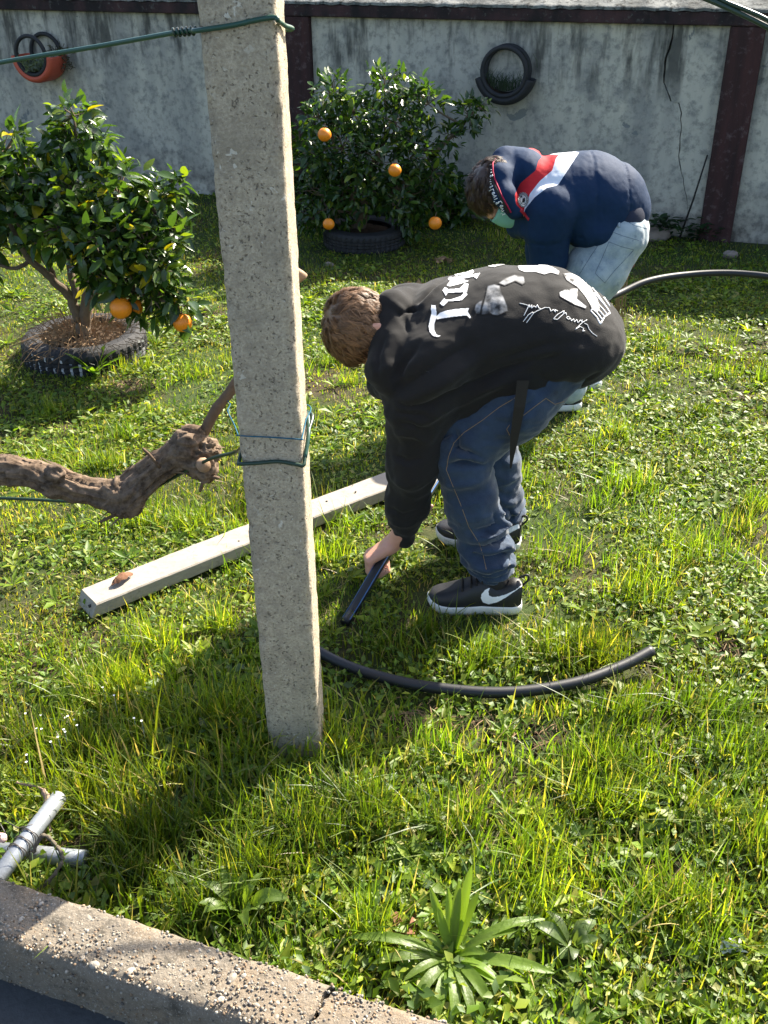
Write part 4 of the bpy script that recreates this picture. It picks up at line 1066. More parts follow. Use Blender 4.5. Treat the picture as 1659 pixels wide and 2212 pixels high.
def hair(name, L, lf, fr, up, mat, parent, n, length, wav, seed, region, base):
    rg = np.random.default_rng(seed); V = []; F = []; C = []; E0 = A(0, -.012, .035); ER = A(.076, .096, .084)
    nc = 620; CD = rg.normal(size=(nc, 3)); CD /= np.linalg.norm(CD, axis=1, keepdims=True); CJ = rg.normal(size=(nc, 3)); CP = rg.uniform(0, 6.28, nc); CT = rg.uniform(.62, 1.4, nc); CL = rg.uniform(.75, 1.3, nc)
    for k in range(n):
        while True:
            d = nrm(rg.normal(size=3))
            if region(*d): break
        x, y, z = d; ci = int(np.argmax(CD @ d)); cd_ = CD[ci]; lock = False
        wh = A(.25, -.55, .8)                                   # whorl: hair flows away from it
        tdir = cd_ - wh; tdir = tdir - cd_ * (tdir @ cd_); jit = CJ[ci] - cd_ * (CJ[ci] @ cd_); gv = A(0, .3, -1); tdir = nrm(nrm(tdir) + .26 * jit + .25 * (gv - cd_ * (gv @ cd_)))
        p = E0 + d * ER; wd = rg.uniform(.0016, .0034); ln = length * CL[ci] * rg.uniform(.8, 1.1); ph = CP[ci] + rg.normal() * .25; sd = nrm(np.cross(d, tdir)); b = len(V); conv = (E0 + cd_ * ER - p) * .30
        lift = (rg.uniform(.008, .017) if lock else rg.uniform(.008, .021)) * (1 + wav * 45 - .25); tone = CT[ci] * rg.uniform(.8, 1.2)
        for j in range(6):
            t = j / 5; q = p + tdir * ln * t + conv * t + sd * wav * math.sin(ph + t * 5.0); e = (q - E0) / ER; r = np.linalg.norm(e)
            q = E0 + (q - E0) / r; dd = nrm(q - E0); q = q + dd * (lift * (math.sin(min(t * 2.6, 1.57)) - .35 * t * t) + wav * .45 * math.cos(ph * 1.3 + t * 4.7) + .003)
            w_ = wd * (.5 + .9 * t - 1.25 * t * t) + .0006
            for s_ in (-1, 0, 1): V.append(L(*(q + sd * w_ * s_ * .5 + dd * (.18 * w_ if s_ == 0 else 0)))); C.append(np.array(base) * tone)
        for j in range(5):
            for m in (0, 1): F.append((b + 3 * j + m, b + 3 * j + m + 1, b + 3 * j + m + 4, b + 3 * j + m + 3))
    me = me_np(name, V, F); setcol(me, C); o = obj(name, me, mat, parent); o['kind'] = 'stuff'; return o
def cap(name, L, region, mat, parent, grow, seed, lumps=.006):
    v, f = sphere((0, 0, 0), 1, 40, 28); v = np.array(v); g = grow + lumps * fbm(v, 5, seed, 3)
    W_ = v * (A(.076, .096, .084) + g[:, None]) + A(0, -.012, .035); keep = [q for q in f if all(region(*v[i]) for i in q)]
    return mk(name, [L(*p) for p in W_], keep, mat, parent)
def shoe(parent, heel, toe, hgt, upmat, solemat, z0=.0, wide=1.0, collar=True):
    """heel/toe: ground points; returns upper mesh data for prints"""
    fx = nrm(A(toe[0] - heel[0], toe[1] - heel[1], 0)); fy = A(-fx[1], fx[0], 0); L = np.linalg.norm((np.asarray(toe) - heel)[:2]); h0 = A(heel[0], heel[1], z0)
    ss = np.linspace(0, 1, 34); ctl = [(0, .018), (.03, .029), (.1, .036), (.25, .037), (.42, .036), (.6, .044), (.75, .048), (.87, .043), (.95, .030), (.985, .018), (1, .006)]
    wf = lambda s: np.interp(s, [c[0] for c in ctl], [c[1] for c in ctl]) * wide
    hf = lambda s: np.interp(s, [0, .03, .1, .22, .32, .42, .55, .68, .8, .9, .97, 1], [.080, .092, .094, .078, .088, .098, .086, .070, .058, .050, .040, .030]) * hgt
    sh = .030
    def sole():
        V = []; F = []; prof = [(.90, -.004), (1.0, .004), (1.06, .012), (1.06, sh - .005), (1.03, sh), (.8, sh + .001)]
        out = [(s, wf(s)) for s in ss] + [(s, -wf(s)) for s in ss[::-1]]; n = len(out)
        for (m_, z) in prof:
            for (s, w_) in out: V.append(h0 + fx * ((s - .5) * (1 + (m_ - 1) * .35) + .5) * L + fy * w_ * m_ + A(0, 0, z + .012 * max(0, (s - .8) / .2) ** 2))
        for i in range(len(prof) - 1):
            for k in range(n): F.append((i * n + k, i * n + (k + 1) % n, (i + 1) * n + (k + 1) % n, (i + 1) * n + k))
        F.append(tuple(range(n))[::-1]); F.append(tuple((len(prof) - 1) * n + k for k in range(n))); return V, F
    v, f = sole(); t = mk('shoe', v, f, solemat, parent)
    V = []; m = 17
    for s in ss:
        w_ = wf(s); h = hf(s)
        for k in range(m):
            a = math.pi * k / (m - 1); y = math.copysign(abs(math.cos(a)) ** .62, math.cos(a)) * w_ * (1 - .22 * math.sin(a) ** 3 * (s < .5)); z = sh - .004 + (h - sh + .004) * math.sin(a) ** .75
            V.append(h0 + fx * s * L + fy * y + A(0, 0, z + .012 * max(0, (s - .8) / .2) ** 2))
    V = np.array(V); q = np.arange(len(ss) * m).reshape(len(ss), m); Fq = np.stack([q[:-1, :-1], q[1:, :-1], q[1:, 1:], q[:-1, 1:]], -1).reshape(-1, 4)
    N = vnormals(V, Fq)
    if (N[q[15, 8]] @ A(0, 0, 1)) < 0: Fq = Fq[:, ::-1]
    up = mk('upper', V, [tuple(r) for r in Fq] + [tuple(q[0]), tuple(q[-1][::-1])], upmat, t)
    # laces
    lc = []
    for s in (.42, .49, .56, .63):
        pts = []
        for k in range(5, 12):
            i = int(round(s * 33)); p = V[q[i, k]]; pts.append(p + nrm(p - (h0 + fx * s * L + A(0, 0, .03))) * .003)
        lc.append(tube(pts, .003, 6))
    v, f = join(lc); mk('laces', v, f, M_STRAP if upmat is M_SHOEB else upmat, t)
    hp = h0 + A(0, 0, .095 * hgt) - fx * .002; v, f = tube(spline([hp + A(0, 0, -.022), hp - fx * .016, hp - fx * .010 + A(0, 0, .016), hp + fx * .012 + A(0, 0, .004)], 4), .0035, 6); mk('pull_tab', v, f, upmat, t)
    return t, V, Fq

# ------------------------------------------------------------------ person in the black hoodie
def person1():
    pelvis = A(.535, 2.69, .735)
    Lsh = A(.105, 2.535, .765); Rsh = A(.13, 2.865, .80)
    Lel = P(893, 1000, 2.535); Lwr = P(870, 1150, 2.595)
    Rel = A(.13, 2.93, .52); Rwr = A(.10, 2.86, .26)
    Lhip = A(.49, 2.60, .735); Rhip = A(.49, 2.79, .75)
    Lkn = P(985, 965, 2.56); Lan = P(1066, 1238, 2.475)
    Rkn = A(.33, 2.86, .48); Ran = P(1088, 1135, 2.835)
    neck = A(.065, 2.69, .80); hc = A(-.032, 2.66, .842)
    up = nrm(A(-.86, -.05, -.18)); fr = nrm(A(.12, -.10, -1)); lf = nrm(np.cross(up, fr)); lf = lf if lf[1] < 0 else -lf; fr = nrm(np.cross(lf, up)); fr = fr if fr[2] < 0 else -fr
    # body
    s = Sdf((-.26, 2.30, .0), (.78, 3.08, 1.02), .0052)
    L = head_sdf(s, hc, up, fr, lf, 1.0)
    s.cone(hc - up * .03 - fr * .03, neck + A(.03, 0, -.0), .052, .060, k=.03)
    s.chain([(neck + A(.04, 0, 0), .07, 1.6), (A(.2, 2.70, .82), .085, 1.6), (A(.38, 2.69, .85), .085, 1.45), (pelvis + A(-.03, 0, .06), .06, 1.6)], A(0, 1, .05), .05)
    for (a, b, c) in ((Lsh, Lel, Lwr), (Rsh, Rel, Rwr)): s.chain([(a, .048), (b, .038), (c, .026)], None, .03)
    for (a, b, c) in ((Lhip, Lkn, Lan), (Rhip, Rkn, Ran)): s.chain([(a, .055), (b, .05), (c, .036)], None, .04)
    gd = nrm(PIPE_B[22] - PIPE_B[18])     # direction of the pipe in the hand
    pd = nrm(A(-.80, -.06, -.50)); ac = nrm(gd - pd * (gd @ pd)); pn = nrm(np.cross(pd, ac)); pn = pn if pn[2] < 0 else -pn
    hand_sdf(s, HAND1 - pd * .056 - pn * .030, pd, ac, pn, 1.12, 1.12); s.cone(Lwr, HAND1 - pd * .050 - pn * .030, .029, .029, k=.02)
    pd2 = nrm(A(-.02, -.03, -1)); hand_sdf(s, Rwr, pd2, nrm(A(-.4, .2, 0)), nrm(A(.5, -.5, 0)), .7, .9)
    V, F = s.mesh(); body = mk('person', V, F, M_SKIN); tag(body, 'person in a black printed hoodie and dark blue jeans bending to grip the pipe', 'person', 'people bending over the pipe')
    for x in (-1, 1):
        v, f = sphere(L(.031 * x, .084, .002), .0125, 10, 8); mk('eye', v, f, M_SHOEW, body)
    reg = lambda x, y, z: (z > (-.98 if y < -.15 else -.45) and y < .52 and not (y > .2 and z < .25)) or (z > .55)
    cap('hair_cap', L, reg, M_BROWNH, body, .010, 4); hair('hair', L, lf, fr, up, M_HAIR, body, 9500, .048, .0060, 3, reg, (.165, .087, .040))
    # hoodie
    s = Sdf((-.16, 2.26, .14), (.80, 3.12, 1.06), .0062)
    Wv = A(0, 1, .07)
    s.chain([(A(.085, 2.695, .775), .115, 1.40), (A(.20, 2.70, .805), .142, 1.36), (A(.34, 2.70, .835), .148, 1.30), (A(.46, 2.695, .832), .146, 1.24), (A(.545, 2.690, .795), .138, 1.20)], Wv, .05)
    s.ell(A(.560, 2.675, .800), np.eye(3), (.112, .165, .090), .05)       # hem over the seat
    s.ell(A(.33, 2.63, .725), np.eye(3), (.17, .14, .075), .05)         # cloth hanging at the belly
    s.cone(A(.17, 2.60, .70), A(.30, 2.56, .60), .075, .045, k=.06)
    for (a, b, c, r) in ((Lsh, Lel, Lwr, 1.0), (Rsh, Rel, Rwr, .95)):
        dn = nrm(c - b); s.chain([(a + A(.03, 0, .0), .098 * r), (a * .62 + b * .38, .084 * r), (b, .068 * r), (b * .45 + c * .55, .056 * r), (c - dn * .045, .049 * r)], None, .05); s.cone(c - dn * .035, c + dn * .015, .037 * r, .036 * r, k=.006)
    # hood lying round the neck
    ring = [(P(905, 642, 2.92), .036), (P(876, 664, 2.82), .050), (P(858, 702, 2.69), .058), (P(842, 750, 2.585), .056), (P(833, 795, 2.53), .050), (P(842, 822, 2.52), .044)]
    s.chain([(p, r, 1.0) for p, r in ring], None, .018)
    s.chain([(A(.03, 2.57, .70), .038), (A(-.0, 2.69, .665), .038), (A(.04, 2.82, .71), .04), (A(.06, 2.87, .82), .042), (A(.06, 2.82, .87), .045)], None, .03)
    s.ell(hc + up * .045, [up, fr, lf], (.085, .104, .080), .012, 'd')  # opening for the neck
    s.cone(P(892, 650, 2.80), P(858, 682, 2.69), .046, .050, k=.02); s.cone(P(866, 652, 2.74), P(846, 664, 2.665), .040, .042, k=.02); s.cone(P(846, 664, 2.665), P(838, 705, 2.62), .042, .042, k=.02); s.cone(P(858, 682, 2.69), P(838, 735, 2.60), .050, .046, k=.02)
    V, F = s.mesh(); N = vnormals(V, F); tr = bvh(V, F)
    c3 = lambda pts: [(675 + x * .4231, 540 + y * .4231) for x, y in pts]
    folds = [(c3([(440, 700), (560, 640), (700, 540), (830, 470)]), -.010, .016), (c3([(450, 780), (620, 700), (800, 590), (960, 480)]), .007, .02), (c3([(560, 800), (760, 720), (960, 620), (1130, 560), (1330, 520)]), -.012, .016), (c3([(620, 860), (830, 740), (1020, 660)]), .008, .018),
             (c3([(1050, 590), (1200, 530), (1420, 520)]), .006, .018), (c3([(960, 560), (1080, 520), (1250, 470)]), -.006, .014), (c3([(430, 640), (470, 560), (560, 470)]), -.007, .014), (c3([(560, 260), (660, 150), (800, 80)]), -.008, .014), (c3([(540, 310), (620, 210), (700, 150)]), .005, .012),
             (c3([(440, 780), (480, 800), (640, 790)]), -.007, .010), (c3([(440, 830), (500, 840), (620, 860)]), -.007, .010), (c3([(440, 880), (520, 900), (600, 930)]), -.006, .010), (c3([(430, 940), (520, 955), (590, 990)]), .005, .012),
             ([(850, 985), (880, 1000), (915, 990)], -.006, .010), ([(845, 1040), (880, 1050), (915, 1035)], .004, .012), ([(842, 1100), (870, 1115), (905, 1105)], -.005, .010), ([(846, 1128), (870, 1136), (902, 1128)], .005, .009),
             (c3([(1150, 640), (1250, 690), (1360, 690), (1470, 620)]), -.006, .012), (c3([(370, 430), (330, 540), (330, 660)]), -.006, .012), (c3([(440, 330), (500, 310), (555, 310)]), -.008, .008), (c3([(395, 260), (480, 330), (520, 420)]), .004, .012)]
    V = fold_disp(V, N, tr, [(a, b * 1.75, c * .9) for a, b, c in folds]); N = vnormals(V, F); dq = nrm(A(.80, 0, .45)); qa = V @ dq; qv = V - qa[:, None] * dq * .72; msk = np.clip((.98 - V[:, 2]) / .2, .25, 1); V = V + N * (fbm(V, 9, 2, 2) * .004 + (.5 - np.abs(fbm(qv, 13, 21, 3))) * .011 * msk + fbm(V, 30, 6, 2) * .0016)[:, None]
    mk('hoodie', V, F, M_HOODIE, body); tr = bvh(V, F)
    c4 = lambda pts: [(890.9 + x * .2767, 567 + y * .2767) for x, y in pts]
    Ts = [[(150, 335), (182, 338), (190, 400), (188, 432), (172, 480), (172, 535), (190, 568), (222, 575), (200, 584), (165, 577), (137, 548), (128, 500), (140, 440), (150, 400), (147, 365)],
          [(186, 425), (215, 395), (262, 380), (330, 368), (405, 361), (442, 360), (432, 384), (456, 430), (446, 438), (424, 415), (330, 424), (225, 440), (190, 447)],
          [(215, 322), (248, 282), (262, 294), (300, 292), (375, 268), (412, 236), (430, 252), (386, 298), (278, 306), (252, 336), (240, 343)],
          [(236, 220), (256, 196), (282, 213), (370, 206), (410, 163), (440, 170), (426, 232), (404, 224), (386, 234), (276, 241), (262, 263), (246, 236)], [(385, 215), (415, 225), (430, 252), (395, 285), (372, 270), (400, 245)],
          [(266, 182), (300, 145), (400, 138), (442, 148), (384, 167), (292, 190)], [(310, 86), (332, 70), (346, 86), (420, 80), (470, 60), (482, 75), (456, 99), (510, 89), (531, 84), (502, 131), (480, 114), (412, 126), (302, 150), (274, 130), (290, 112), (315, 120), (400, 105), (410, 95), (340, 106)],
          [(353, 36), (385, 6), (420, 1), (426, 11), (396, 26), (402, 52), (440, 44), (496, 6), (521, 8), (492, 44), (432, 62), (380, 61)]]
    print_poly('lettering', [c4(p) for p in Ts], tr, M_WHITE, body)
    gr = [[(585, 182), (640, 170), (682, 182), (700, 235), (722, 290), (742, 340), (748, 382), (705, 400), (668, 418), (628, 414), (600, 398), (562, 410), (537, 412), (540, 360), (560, 300), (575, 240)], [(482, 372), (492, 330), (522, 304), (552, 294), (530, 408), (496, 405)], [(665, 165), (730, 120), (800, 95), (870, 110), (885, 160), (860, 180), (800, 150), (720, 185)]]
    print_poly('photo_print', [c4(p) for p in gr], tr, M_GREYP, body, 1.3, .0016, 3.5)
    br = [[(555, 10), (640, 4), (720, 6), (810, 12), (800, 22), (700, 24), (640, 40), (570, 32)], [(820, 30), (900, 8), (1010, 12), (1090, 35), (1150, 70), (1140, 100), (1080, 82), (1030, 98), (960, 78), (880, 80), (830, 60)], [(1172, 90), (1232, 84), (1302, 108), (1372, 160), (1402, 220), (1442, 285), (1462, 360), (1440, 400), (1402, 372), (1372, 310), (1340, 260), (1280, 190), (1205, 145)], [(1145, 235), (1200, 206), (1290, 208), (1284, 285), (1362, 345), (1350, 362), (1260, 330), (1190, 290), (1150, 268)]]
    print_poly('photo_print', [c4(p) for p in br], tr, M_GREYB, body, 1.3, .0016, 2)
    lt = [[(1392, 378), (1440, 430), (1466, 482)], [(1408, 362), (1450, 405), (1484, 450)], [(1424, 340), (1470, 390), (1500, 424)], [(1440, 315), (1486, 365), (1520, 405)], [(1404, 200), (1440, 245), (1500, 330), (1542, 395)], [(1420, 240), (1470, 300), (1530, 370)], [(1440, 210), (1480, 250), (1540, 345)], [(1470, 215), (1505, 255)], [(1392, 378), (1424, 340), (1440, 315)], [(1466, 482), (1500, 424), (1542, 395)]]
    print_line('edge_lettering', [c4(p) for p in lt], tr, M_WHITE, body, .0024, .0, 4)
    sg = [[(835, 318), (868, 325), (905, 336)], [(870, 415), (895, 365), (912, 330), (916, 352), (932, 332), (930, 358), (948, 340), (965, 352), (975, 330), (985, 355), (1000, 362)], [(865, 462), (905, 410), (938, 388), (945, 396), (905, 452), (890, 472)], [(945, 396), (975, 378), (1005, 365), (1035, 352), (1070, 354), (1080, 382), (1100, 368), (1118, 390), (1112, 368), (1135, 380)], [(1100, 440), (1135, 405), (1165, 388), (1182, 376), (1176, 405), (1132, 446), (1102, 441)], [(1182, 376), (1186, 400), (1198, 392), (1202, 414)], [(1230, 432), (1212, 422), (1202, 432), (1216, 444), (1234, 438), (1240, 458), (1258, 440), (1264, 466), (1282, 446), (1292, 472), (1310, 450), (1330, 470), (1322, 446)], [(1362, 448), (1325, 470), (1290, 505), (1270, 524), (1308, 500), (1336, 516), (1328, 536), (1346, 534)], [(1342, 474), (1366, 486), (1378, 520), (1405, 552), (1442, 578)]]
    print_line('signature', [c4(p) for p in sg], tr, M_WHITE, body, .0011, .0003, 4)
    # jeans
    s = Sdf((.02, 2.26, .04), (.80, 3.08, .92), .0060)
    s.chain([(Lhip + A(.02, .02, .03), .090), (Lhip * .6 + Lkn * .4, .102), (Lkn + A(.012, 0, .0), .088), (Lkn * .55 + Lan * .45, .076), (Lan * .80 + Lkn * .20, .071), (Lan + A(-.004, 0, .032), .060)], None, .04)
    s.chain([(Rhip + A(.02, -.02, .04), .090), (Rhip * .6 + Rkn * .4, .096), (Rkn, .083), (Rkn * .55 + Ran * .45, .078), (Ran * .80 + Rkn * .20, .072), (Ran + A(-.004, 0, .032), .058)], None, .04)
    s.ell(pelvis + A(.0, 0, .05), np.eye(3), (.10, .155, .085), .05)
    V, F = s.mesh(); N = vnormals(V, F); tr = bvh(V, F)
    c5 = lambda pts: [(755.9 + x * .3255, 810 + y * .3255) for x, y in pts]      # 1659 crop of src 1400..2400
    folds = [(c5([(700, 480), (790, 520), (880, 570)]), -.013, .012), (c5([(650, 610), (760, 590), (900, 600)]), -.012, .012), (c5([(720, 540), (820, 545), (890, 590)]), .009, .012), (c5([(540, 440), (620, 400), (700, 380)]), -.006, .012), (c5([(600, 720), (760, 730), (920, 690)]), .005, .018), (c5([(700, 380), (720, 440), (690, 520)]), -.007, .012),
             (c5([(980, 960), (1020, 1000), (960, 1060), (860, 1100)]), .011, .010), (c5([(960, 930), (985, 985), (930, 1030), (840, 1050)]), -.010, .010), (c5([(1060, 1060), (1000, 1110), (900, 1140), (760, 1150)]), -.011, .010), (c5([(1110, 1190), (1030, 1190), (930, 1215), (800, 1210)]), -.011, .010), (c5([(1100, 1150), (1020, 1140), (930, 1180)]), .010, .010), (c5([(1090, 1250), (1000, 1255), (900, 1280), (780, 1270)]), .009, .010), (c5([(1090, 1300), (1020, 1270)]), -.008, .008), (c5([(1060, 1000), (1080, 940), (1040, 880)]), -.008, .010), (c5([(1100, 930), (1050, 950), (990, 900)]), .008, .01),
             (c5([(1240, 150), (1130, 240), (1060, 330)]), -.004, .012), (c5([(900, 130), (760, 260), (640, 360)]), .004, .02)]
    V = fold_disp(V, N, tr, [(a, b * 2.4, c * .85) for a, b, c in folds]); N = vnormals(V, F)
    zz = V[:, 2]; mk_ = np.clip((.34 - zz) / .2, 0, 1); V = V + N * ((np.sin(zz * 150 + 6 * vnoise(V, 9, 2) + V[:, 0] * 20) * .0065 * mk_) + (.45 - np.abs(fbm(np.stack([V[:, 0], V[:, 1], V[:, 2] * 1.7], 1), 11, 25, 3))) * .010 + fbm(V, 30, 5, 2) * .002)[:, None]
    mk('jeans', V, F, M_DENIM1, body); tr = bvh(V, F)
    print_line('seam', [c5([(1100, 150), (990, 215), (880, 300), (760, 380), (690, 450), (655, 540), (640, 630), (685, 740), (735, 860), (790, 1010), (860, 1120), (885, 1200), (905, 1290)])], tr, M_STITCH, body, .0010, .0003)
    print_line('pocket_seam', [c5([(1300, 155), (1220, 215), (1130, 285)]), c5([(1300, 155), (1360, 195), (1420, 175)]), c5([(1060, 330), (1040, 360), (1060, 400)])], tr, M_STITCH, body, .0010, .0003)
    v, f = sphere(cast(tr, 1138, 832, .002) if cast(tr, 1138, 832) is not None else P(1138, 832, 2.45), (.008, .004, .008), 10, 6); mk('rivet', v, f, M_BRASS, body)
    # strap hanging from the waist
    V = []; F = []; a = [(1130, 822, 2.455), (1122, 880, 2.45), (1112, 940, 2.455), (1106, 985, 2.46), (1103, 1012, 2.465)]; wd = [26, 24, 19, 10, 3]
    for (x, y, Y), w_ in zip(a, wd):
        for sgn in (-1, 1): V += [P(x + sgn * w_ / 2, y, Y), P(x + sgn * w_ / 2, y, Y + .006)]
    for i in range(4):
        b = 4 * i; F += [(b, b + 2, b + 6, b + 4), (b + 1, b + 5, b + 7, b + 3), (b, b + 4, b + 5, b + 1), (b + 2, b + 3, b + 7, b + 6)]
    mk('hanging_strap', V, F, M_STRAP, body, False)
    # ankles and shoes
    t, V, F = shoe(body, G(1124, 1335) + A(.004, .035, 0), G(926, 1331) + A(0, .045, 0), 1.14, M_SHOEB, M_SOLE, .012, 1.12)
    tr = bvh(V, F); c6 = lambda pts: [(863.9 + x * .1953, 1187.9 + y * .1953) for x, y in pts]
    sw = [(985, 420), (993, 424), (978, 460), (985, 500), (1020, 520), (1090, 515), (1180, 490), (1280, 440), (1345, 385), (1348, 400), (1270, 455), (1180, 520), (1080, 575), (980, 598), (920, 578), (895, 535), (903, 485), (945, 440)]
    print_poly('side_mark', [c6(sw)], tr, M_WHITE, t, .9, .0014)
    t, V, F = shoe(body, G(1122, 1198) + A(.004, .03, 0), G(944, 1178) + A(0, .04, 0), 1.14, M_SHOEB, M_SOLE, .012, 1.12); tr = bvh(V, F)
    print_poly('side_mark', [[(1070, 1150), (1120, 1132), (1122, 1140), (1085, 1160), (1066, 1162)]], tr, M_WHITE, t, .9, .0014)
    for an, kn in ((Lan, Lkn), (Ran, Rkn)):
        v, f = tube([an + A(0, 0, .02), A(an[0] + .01, an[1], .055)], [.042, .046], 14); mk('sock', v, f, M_STRAP, body)
person1()

# ------------------------------------------------------------------ person in the navy padded jacket
STROKE = {'L': [[(0, 1), (0, 0), (.55, 0)]], 'e': [[(0, .32), (.5, .32), (.48, .55), (.25, .65), (.02, .5), (0, .2), (.2, 0), (.5, .08)]], 'v': [[(0, .65), (.25, 0), (.5, .65)]], 'i': [[(.1, 0), (.1, .62)]], "'": [[(.1, 1), (.06, .78)]],
          's': [[(.48, .58), (.2, .65), (.05, .5), (.4, .28), (.42, .08), (.2, 0), (0, .08)]], 'N': [[(0, 0), (0, 1), (.6, 0), (.6, 1)]], 'I': [[(.1, 0), (.1, 1)]], 'K': [[(0, 0), (0, 1)], [(.6, 1), (.05, .5), (.6, 0)]], 'E': [[(.55, 0), (0, 0), (0, 1), (.55, 1)], [(0, .5), (.45, .5)]]}
def text_px(txt, x, y, dx, dy, size, flip=1):
    """strokes of txt in photo pixels from (x,y), running along (dx,dy)"""
    d = nrm(A(dx, dy, 0))[:2]; u = np.array([d[1], -d[0]]) * flip; cx = 0; out = []
    for ch in txt:
        wmax = 0
        for st in STROKE[ch]:
            out.append([(x + (d[0] * (cx + a) + u[0] * b) * size, y + (d[1] * (cx + a) + u[1] * b) * size) for a, b in st]); wmax = max(wmax, max(a for a, b in st))
        cx += wmax + .28
    return out, cx * size
def person2():
    pelvis = A(.955, 4.13, .715); Lsh = A(.665, 3.985, .835); Rsh = A(.68, 4.29, .86)
    Lel = P(1185, 560, 4.00); Lwr = A(.685, 4.10, .375); Rel = A(.72, 4.34, .56); Rwr = A(.735, 4.31, .37)
    Lhip = A(.945, 4.03, .69); Rhip = A(.95, 4.23, .70); Lkn = A(.80, 3.97, .42); Rkn = A(.88, 4.24, .42); Lan = A(.80, 3.90, .10); Ran = A(.92, 4.17, .10)
    neck = A(.565, 4.13, .865); hc = A(.490, 4.12, .870)
    up = nrm(A(-.80, -.04, .22)); fr = nrm(A(-.35, -.05, -1)); lf = nrm(np.cross(up, fr)); lf = lf if lf[1] < 0 else -lf; fr = nrm(np.cross(lf, up)); fr = fr if fr[2] < 0 else -fr
    s = Sdf((.28, 3.75, .0), (1.2, 4.5, 1.1), .0058)
    L = head_sdf(s, hc, up, fr, lf, 1.0)
    s.cone(hc - up * .03 - fr * .03, neck + A(.03, 0, 0), .05, .06, k=.03)
    s.chain([(neck + A(.05, 0, -.01), .05, 1.2), (A(.74, 4.13, .87), .075, 1.5), (A(.88, 4.13, .86), .085, 1.45), (pelvis, .098, 1.4)], A(0, 1, .05), .05)
    for (a, b, c) in ((Lsh, Lel, Lwr), (Rsh, Rel, Rwr)): s.chain([(a, .048), (b, .038), (c, .026)], None, .03)
    for (a, b, c) in ((Lhip, Lkn, Lan), (Rhip, Rkn, Ran)): s.chain([(a, .075), (b, .055), (c, .036)], None, .04)
    hand_sdf(s, Lwr, A(.1, .35, -1), A(.4, .8, 0), A(.6, .5, -.1), 1.0, .9); hand_sdf(s, Rwr, A(0, -.2, -1), A(-.5, .6, 0), A(-.6, -.6, 0), 1.0, .9)
    V, F = s.mesh(); body = mk('person', V, F, M_SKIN); tag(body, 'person in a navy padded jacket with red and white stripe, green mask and pale jeans', 'person', 'people bending over the pipe')
    for x in (-1, 1):
        v, f = sphere(L(.031 * x, .084, .002), .0125, 10, 8); mk('eye', v, f, M_SHOEW, body)
    reg = lambda x, y, z: (z > .12 and y < .42 and not (y > .1 and z < .1)) or (z > .42)
    cap('hair_cap', L, reg, M_DARKH, body, .016, 6, .008); hair('hair', L, lf, fr, up, M_HAIR, body, 7000, .050, .013, 13, reg, (.050, .027, .016))
    # mask with ear straps
    tb = bvh(V, F); Vm = []; Fm = []; nu, nv = 15, 11
    for i in range(nu):
        a = (i / (nu - 1) - .5) * 2.35
        for j in range(nv):
            z = .004 - .105 * j / (nv - 1); r = .098 + .012 * math.sin(math.pi * j / (nv - 1)) * math.cos(a); p = L(math.sin(a) * r * .80, .006 + math.cos(a) * (r + .010), z - .010 * math.cos(a) * (j / (nv - 1))); Vm.append(p)
    for i in range(nu - 1):
        for j in range(nv - 1): q = i * nv + j; Fm.append((q, q + nv, q + nv + 1, q + 1))
    o = mk('face_mask', Vm, Fm, M_MASK, body); so = o.modifiers.new('solid', 'SOLIDIFY'); so.thickness = .002
    for x in (-1, 1):
        for z in (-.004, -.088):
            v, f = tube(spline([L(.078 * x, .045, z), L(.083 * x, .015, z * .6), L(.084 * x, -.025, -.012 + z * .2)], 5), .0018, 5); mk('ear_strap', v, f, M_SHOEW, o)
    # jacket
    s = Sdf((.44, 3.72, .30), (1.24, 4.56, 1.12), .0062); Wv = A(0, 1, .06)
    s.chain([(A(.635, 4.13, .835), .118, 1.42), (A(.74, 4.135, .862), .140, 1.36), (A(.85, 4.135, .868), .146, 1.28), (A(.94, 4.13, .838), .138, 1.22), (A(1.005, 4.13, .790), .112, 1.22)], Wv, .05)
    s.ell(A(.87, 4.07, .735), np.eye(3), (.12, .15, .085), .05)
    arms = ((Lsh, Lel, Lwr, 1.0), (Rsh, Rel, Rwr, .95))
    for (a, b, c, r) in arms:
        dn = nrm(c - b); s.chain([(a + A(.02, 0, .0), .102 * r), (a * .6 + b * .4, .092 * r), (b, .078 * r), (b * .4 + c * .6, .066 * r), (c - dn * .03, .052 * r)], None, .010); s.cone(c - dn * .02, c + dn * .02, .040, .038, k=.006)
    # hood
    s.chain([(P(1146, 345, 4.28), .046), (P(1092, 352, 4.20), .056), (P(1080, 385, 4.07), .054), (P(1092, 425, 3.99), .044), (P(1112, 455, 3.98), .034)], None, .03)
    s.ell(P(1136, 362, 4.16), [nrm(A(1, 0, -.1)), A(0, 1, 0), nrm(A(.1, 0, 1))], (.078, .12, .072), .03)
    s.chain([(A(.60, 4.24, .86), .05), (A(.565, 4.26, .78), .045), (A(.575, 4.14, .725), .042), (A(.60, 4.02, .745), .04)], None, .03)
    s.ell(hc + up * .062 + fr * .01, [up, fr, lf], (.108, .118, .086), .010, 'd')
    V, F = s.mesh(); N = vnormals(V, F)
    # quilting: grooves across torso and sleeves
    qt = np.zeros(len(V)); ax = [A(.60, 4.13, .83), A(.86, 4.135, .872), A(1.08, 4.13, .78)]
    def along(a, b): d = nrm(b - a); return (V - a) @ d, np.linalg.norm(V - a - np.clip((V - a) @ d, 0, np.linalg.norm(b - a))[:, None] * d, axis=1)
    tor, dt = along(ax[0], ax[2])
    best = dt - .06; par = tor + .4 * (V[:, 2] - .85) * .35
    isarm = np.zeros(len(V), bool)
